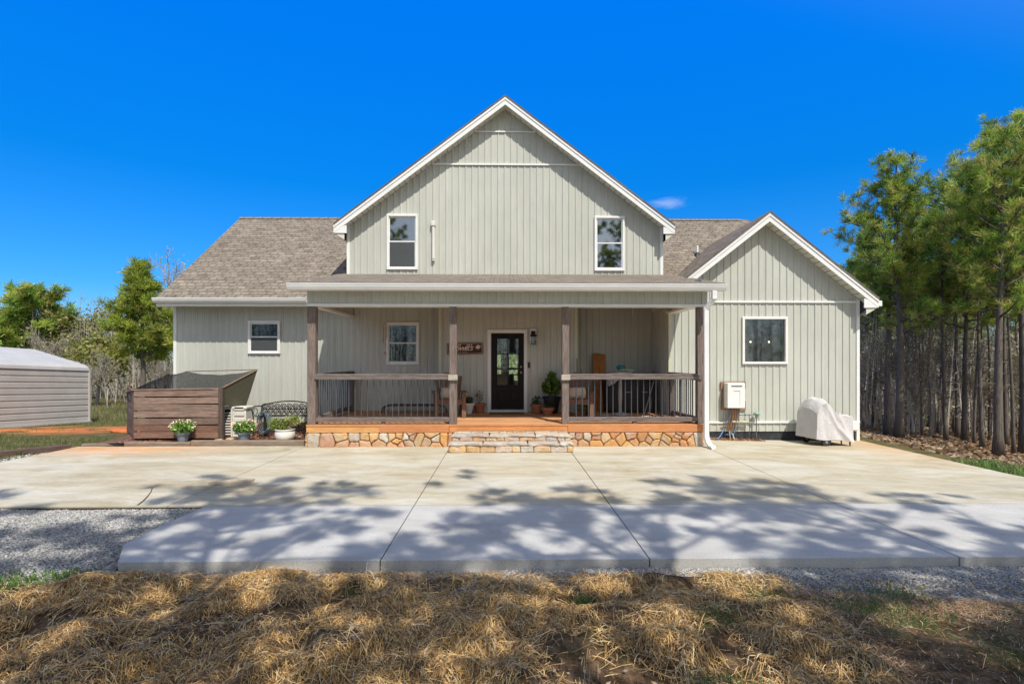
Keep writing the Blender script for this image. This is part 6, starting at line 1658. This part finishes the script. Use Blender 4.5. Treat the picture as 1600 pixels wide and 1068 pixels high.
def bare(seed, h, r, spread=.5, depth=4, leaf=None, nleaf=0, lsize=.05, trunkfrac=.35, up=.5, mat=None, twig=.004, kids_=(3, 4)):
    rr = random.Random(seed); segs = []; tips = []
    def grow(p, d, L, rad, lv):
        S = 3; q = p
        for s in range(S):
            d = (d + Vector((rr.gauss(0, .10), rr.gauss(0, .10), rr.gauss(.03, .05)))).normalized(); e = q + d * L / S
            r1 = rad * (1 - .25 * (s + 1) / S)
            segs.append((q[:], e[:], rad * (1 - .25 * s / S), r1)); q = e
            if lv > 0 and (s > 0 or lv < depth):
                for _ in range(rr.randint(1, 2) if lv > 1 else 2):
                    a = rr.uniform(0, 6.28); o = d.orthogonal().normalized(); o = Matrix.Rotation(a, 3, d) @ o
                    nd = (d * (1 - spread) + o * spread + Vector((0, 0, up * .35))).normalized()
                    grow(q, nd, L * rr.uniform(.45, .7), max(twig, r1 * .5), lv - 1)
        if lv > 0: grow(q, (d + Vector((rr.gauss(0, .15), rr.gauss(0, .15), .1))).normalized(), L * .68, max(twig, rad * .7), lv - 1)
        else: tips.append(q)
        if lv <= 1: tips.append(q)
    grow(Vector((0, 0, 0)), Vector((rr.gauss(0, .03), rr.gauss(0, .03), 1)).normalized(), h * .42, r, depth)
    big = [s for s in segs if s[2] > .03]; sm = [s for s in segs if s[2] <= .03]
    big = [(a, b, c, d_) for a, b, c, d_ in big]
    q = np.concatenate([tubes_np(big, 6), tubes_np(sm, 3)]) if sm else tubes_np(big, 6)
    top = q[:, :, 2].max(); q[:, :, 2] *= h / top
    tr = npmesh('trunk', q, 4, mat or BARKg)
    cr = None
    if leaf is not None and nleaf:
        r_ = np.random.default_rng(seed); T = np.array([t[:] for t in tips]); T[:, 2] *= h / top
        ix = r_.integers(0, len(T), nleaf); c0 = T[ix] + r_.normal(0, lsize * 2.2, (nleaf, 3))
        u = r_.normal(0, 1, (nleaf, 3)); u /= np.linalg.norm(u, axis=1)[:, None]; v = np.cross(u, r_.normal(0, 1, (nleaf, 3))); v /= np.linalg.norm(v, axis=1)[:, None]
        s = lsize * r_.uniform(.6, 1.4, (nleaf, 1)); q = np.stack([c0 - u * s, c0 - v * s * .6, c0 + u * s, c0 + v * s * .6], 1)
        cc = np.array(leaf)[r_.integers(0, len(leaf), nleaf)] * r_.uniform(.7, 1.25, (nleaf, 1)); cr = npmesh('crown', q, 4, NEED, cc)
    return tr, cr

rr = random.Random(101)
# --- right: individually visible pines
def groundz(x, y): return float(terrain(x, y))
def place(px, Y): x = PX(px, Y); return (x, Y, groundz(x, Y) - .05)
def height(py, Y, loc): return PZ(py, Y, 1400) - loc[2]
bigs = [  # px, Y, top py, crown base py, crown radius px, trunk r, label, seed
 (1386, 22.0, 275, 500, 66, .13, 'tall pine nearest the right corner of the house, left of a close pair', 3),
 (1404, 21.0, 238, 520, 84, .17, 'tall thick pine, right of the close pair by the corner of the house', 4),
 (1560, 17.8, 205, 500, 100, .15, 'large pine with rough dark bark near the right edge of the photo', 5),
 (1507, 24.0, 250, 520, 92, .12, 'pine with a pale straight leaning lower trunk behind the grassy slope', 6),
 (1602, 20.0, 168, 480, 125, .18, 'tallest pine, cut by the right edge of the photo', 7)]
for px, Y, top, cbp, crp, rad, lab, sd_ in bigs:
    loc = place(px, Y); h = height(top, Y, loc); cb = height(cbp, Y, loc); cr = crp / (F / Y)
    nm = 'p%d' % sd_; RB[nm] = rad
    t = tree_thing('pine_tree', pine(nm, h, rad, cb, cr, sd_, ntuft=1500, nn=34, needle=.24, wn=.014, dense=1.3, lean=(rr.uniform(-.01, .01), 0)), loc, rr.uniform(0, 6), lab)
    if sd_ == 6: t.rotation_euler = (0, R(1.5), 0)
# --- forest pines behind: copies of four kinds
protos = []
FC = NC * .95
for k, (h, r) in enumerate(((11.5, .075), (12.5, .10), (10.5, .06), (13, .12))):
    RB['f%d' % k] = r
    protos.append(pine('f%d' % k, h, r, h * .60, 1.7 + .2 * k, 40 + k, ntuft=290, nn=14, needle=.34, wn=.024, dense=.9, cols=FC, lean=(rr.uniform(-.02, .02), rr.uniform(-.02, .02)), lo_limbs=10))
GP = 'pines standing in the wood right of the house'
first = [None] * 4; LABF = 'slim dark trunked pine standing among others in the wood right of the house'
spots = []
for px, Y in ((1366, 31), (1425, 29), (1440, 24.5), (1452, 33), (1466, 27), (1478, 23), (1490, 30), (1496, 26), (1522, 22.5), (1535, 21), (1545, 26), (1572, 24), (1584, 19.5), (1594, 28), (1610, 22), (1630, 18), (1650, 24), (1675, 20), (1395, 34), (1415, 38)):
    spots.append((PX(px, Y), Y))
for _ in range(44):
    Y = rr.uniform(30, 62); spots.append((PX(rr.uniform(1325, 1760), Y), Y))
for _ in range(4):
    Y = rr.uniform(34, 45); spots.append((PX(rr.uniform(1335, 1350), Y), Y))
for i, (x, y) in enumerate(spots):
    k = i % 4 if i < 30 else rr.randrange(4); loc = (x, y, groundz(x, y) - .1); s = rr.uniform(.78, 1.02) if y < 30 else rr.uniform(.7, .95)
    if first[k] is None: first[k] = tree_thing('pine_tree', protos[k], loc, rr.uniform(0, 6), LABF, GP, s); bpy.context.view_layer.update()
    else: dup(first[k], loc, rr.uniform(0, 6), s)
# --- bare undergrowth trees in the right wood
bp = [bare(60 + k, 6.5 + k, .032 + .006 * k, .36, 4, [(.30, .34, .12), (.38, .32, .16), (.26, .22, .14)], 500, .05, mat=BARKm, twig=.006) for k in range(4)]
fb = [None] * 4; GB = 'bare young trees in the wood right of the house'
for i in range(120):
    Y = rr.uniform(27, 56) if i > 15 else rr.uniform(22, 30); x = PX(rr.uniform(1345, 1720), Y); k = rr.randrange(4); loc = (x, Y, groundz(x, Y) - .1); s = rr.uniform(.45, .9)
    if fb[k] is None: fb[k] = tree_thing('bare_tree', bp[k], loc, 0, 'thin grey leafless young tree among the pines right of the house', GB, s); bpy.context.view_layer.update()
    else: dup(fb[k], loc, rr.uniform(0, 6), s)
# far thicket closing the view on both sides: a mass of stems, twigs and leaves
def thicket(n, xr, yr, hmin, hmax, seed, leafn, cols, stem=(.60, .54, .46)):
    r = np.random.default_rng(seed); x = r.uniform(*xr, n); y = r.uniform(*yr, n); z = terrain(x, y); h = r.uniform(hmin, hmax, n)
    segs = []
    for i in range(n):
        l = r.normal(0, .05, 2); p0 = (x[i], y[i], z[i] - .1); p1 = (x[i] + l[0] * h[i], y[i] + l[1] * h[i], z[i] + h[i]); rad = r.uniform(.02, .07)
        segs.append((p0, p1, rad, .008))
        for k in range(7):
            t = r.uniform(.15, .95); b = np.array(p0) * (1 - t) + np.array(p1) * t; a = r.uniform(0, 6.28); L = r.uniform(.4, 1.5) * (1.1 - t * .6)
            e = b + np.array([math.cos(a) * L, math.sin(a) * L, L * r.uniform(.1, .9)]); segs.append((b, e, .016, .005))
            m_ = (b + e) / 2; e2 = m_ + np.array([r.normal(0, .4), r.normal(0, .4), r.uniform(.1, .6)]); segs.append((m_, e2, .008, .004))
    q = tubes_np(segs, 3)
    cx = r.uniform(*xr, leafn); cy = r.uniform(*yr, leafn); cz = terrain(cx, cy) + r.uniform(.0, 1, leafn) ** .8 * hmax * .95 * (.75 + .25 * vnoise(cx, cy, .35, seed)); c0 = np.stack([cx, cy, cz], -1)
    u = r.normal(0, 1, (leafn, 3)); u /= np.linalg.norm(u, axis=1)[:, None]; v = np.cross(u, r.normal(0, 1, (leafn, 3))); v /= np.linalg.norm(v, axis=1)[:, None]; s = r.uniform(.05, .16, (leafn, 1))
    ql = np.stack([c0 - u * s, c0 - v * s * .5, c0 + u * s, c0 + v * s * .5], 1)
    k = vnoise(cx, cz * 1.5, .5, seed + 3)[:, None]
    cl = np.array(cols)[r.integers(0, len(cols), leafn)] * (.55 + .9 * k) * r.uniform(.7, 1.2, (leafn, 1))
    cs = np.repeat(np.array([stem]), len(q), 0) * r.uniform(.5, 1.25, (len(q), 1))
    return np.concatenate([q, ql]), np.concatenate([cs, cl])
TM = leafmat('thicket', (1, 1, 1), .2)
qa, ca = thicket(900, (16, 75), (40, 66), 5, 12, 3, 36000, [(.38, .33, .24), (.44, .38, .28), (.22, .26, .10), (.28, .23, .17)])
qb, cb_ = thicket(900, (13, 52), (25, 42), 2.5, 7, 4, 16000, [(.40, .32, .22), (.46, .40, .30), (.24, .27, .10)])
qc, cc_ = thicket(1300, (-75, -14), (40, 66), 4, 9, 5, 42000, [(.26, .28, .12), (.20, .22, .09), (.34, .30, .20), (.14, .17, .06), (.38, .30, .2)])
qd_, cd_ = thicket(900, (-60, 60), (-42, -26), 5, 12, 6, 60000, [(.07, .09, .03), (.10, .12, .05), (.09, .08, .05)], (.08, .07, .06))
o = obj('far_woodland', npmesh('far_woodland', np.concatenate([qa, qb, qc, qd_]), 4, TM, np.concatenate([ca, cb_, cc_, cd_])))
tagit(o, 'distant woodland of grey stems, twigs and budding leaves closing both sides of the view', 'woodland', kind='stuff')

# --- left trees
def lplace(px, Y): x = PX(px, Y); return (x, Y, groundz(x, Y) - .1)
YG_ = [(.27, .36, .06), (.34, .41, .07), (.20, .27, .055), (.38, .39, .10)]
YG_ = np.array(YG_)
Y = 27; loc = lplace(222, Y); h = PZ(416, Y, 222) - loc[2]; RB['l0'] = .15
tree_thing('pine_tree', pine('l0', h, .15, h * .36, 66 / (F / Y), 201, ntuft=2600, nn=34, needle=.34, wn=.024, dense=1.7, cols=YG_, shape='cone'), loc, .5, 'dense bright green pine standing just left of the house roof')
Y = 42; loc = lplace(52, Y); h = PZ(451, Y, 52) - loc[2]; RB['l1'] = .28
tree_thing('pine_tree', pine('l1', h, .28, h * .36, 54 / (F / Y), 202, ntuft=1900, nn=30, needle=.50, wn=.04, dense=1.1, cols=NC * 1.05, shape='round'), loc, 1.5, 'broad dark green pine behind the metal carport')
for px, Y, top, crp, lab, sd_ in ((118, 44, 480, 40, 'rounded olive green tree behind the right end of the carport', 211), (-30, 40, 475, 50, 'bright green tree cut by the left edge of the photo', 212), (150, 36, 520, 36, 'small yellow green tree between the carport and the bright pine', 213), (254, 40, 478, 40, 'olive tree partly hidden by the left corner of the house', 214)):
    loc = lplace(px, Y); h = PZ(top, Y, px) - loc[2]
    tr, cr = bare(sd_, h, .13, .5, 4, [(.30, .32, .10), (.24, .27, .09), (.36, .32, .14), (.20, .22, .08)] if sd_ != 212 else [(.25, .40, .08), (.20, .34, .07)], 7000, .13, mat=BARKg, twig=.012)
    tree_thing('leafy_tree', (tr, cr), loc, rr.uniform(0, 6), lab)
bl = [bare(80 + k, 9 + k, .09, .38, 4, [(.5, .42, .36), (.42, .36, .28), (.36, .38, .2)], 900, .07, mat=BARKg, twig=.010) for k in range(3)]
fl = [None] * 3; GL = 'bare grey trees along the left edge of the wood'
for i, (px, Y, top) in enumerate(((24, 46, 445), (74, 40, 500), (98, 46, 470), (114, 48, 462), (132, 38, 505), (160, 46, 462), (168, 33, 540), (141, 33, 560), (182, 36, 520), (60, 36, 530), (10, 38, 520), (88, 44, 480), (176, 44, 490), (255, 34, 520), (275, 46, 400), (305, 50, 386), (290, 52, 408), (40, 50, 470), (-15, 44, 460), (150, 50, 485), (196, 40, 500), (240, 36, 545))):
    loc = lplace(px, Y); k = i % 3; h = PZ(top, Y, px) - loc[2]; s = h / (9 + k)
    lab = 'thin pale leafless tree in the wood left of the house' if i not in (14, 15, 16) else 'pale bare treetop showing above the left slope of the house roof'
    if fl[k] is None: fl[k] = tree_thing('bare_tree', bl[k], loc, rr.uniform(0, 6), lab, GL, s); bpy.context.view_layer.update()
    else: dup(fl[k], loc, rr.uniform(0, 6), s, label=lab)
# --- pines behind the camera: they shade the foreground and stand in the window reflections
RB['s0'] = .20; RB['s1'] = .22
sp = [pine('s0', 17, .20, 9.5, 2.8, 301, ntuft=240, nn=56, needle=.24, wn=.022, dense=1.3), pine('s1', 15, .22, 8.2, 2.9, 302, ntuft=195, nn=56, needle=.24, wn=.022, dense=1.2)]
fs_ = [None, None]; GS = 'pines casting the shadows over the foreground'
for i, (x, y, s, k, rz) in enumerate(((0.4, -1.7, .84, 0, .3), (3.9, -2.1, .9, 1, 1.2), (7.0, -2.1, .86, 0, 2.2), (9.8, -3.0, .86, 1, 3.3), (13.5, -5.2, 1.0, 0, 4), (-2.9, -2.4, .72, 1, 5), (-3.2, -3.4, .9, 0, 1.1), (-8, -9, .7, 0, 6), (8, -13, .7, 1, 1), (15, -12, .7, 0, 2), (-4, -13, .62, 1, 3), (-14, -14, .7, 0, 4), (20, -8, .8, 1, 5), (1, -22, .6, 0, 0), (10, -24, .62, 1, 0), (-8, -22, .62, 0, 2), (17, -20, .65, 1, 1), (-18, -22, .65, 1, 1))):
    loc = (x, y, float(terrain(x, y)) - .1); lab = 'tall pine standing behind the camera opposite the house'
    if fs_[k] is None: fs_[k] = tree_thing('pine_tree', sp[k], loc, rz, lab, GS, s); bpy.context.view_layer.update()
    else: dup(fs_[k], loc, rz, s)
RB['s2'] = .10
lowp = pine('s2', 8, .10, 3.3, 2.3, 303, ntuft=72, nn=60, needle=.20, wn=.014, dense=.9)
fl2 = None
for i, (x, y, s, rz) in enumerate(((-2.6, -1.6, 1.0, 0), (.4, -1.3, .95, 2), (2.6, -1.9, 1.05, 4), (5.0, -1.4, .95, 1), (7.4, -2.2, 1.1, 5))):
    lab = 'young low branched pine behind the camera opposite the porch'; loc = (x, y, float(terrain(x, y)) - .05)
    if fl2 is None: fl2 = tree_thing('pine_tree', lowp, loc, rz, lab, GS, s); bpy.context.view_layer.update()
    else: dup(fl2, loc, rz, s)
# small faint cloud above the right slope of the roof is part of the sky
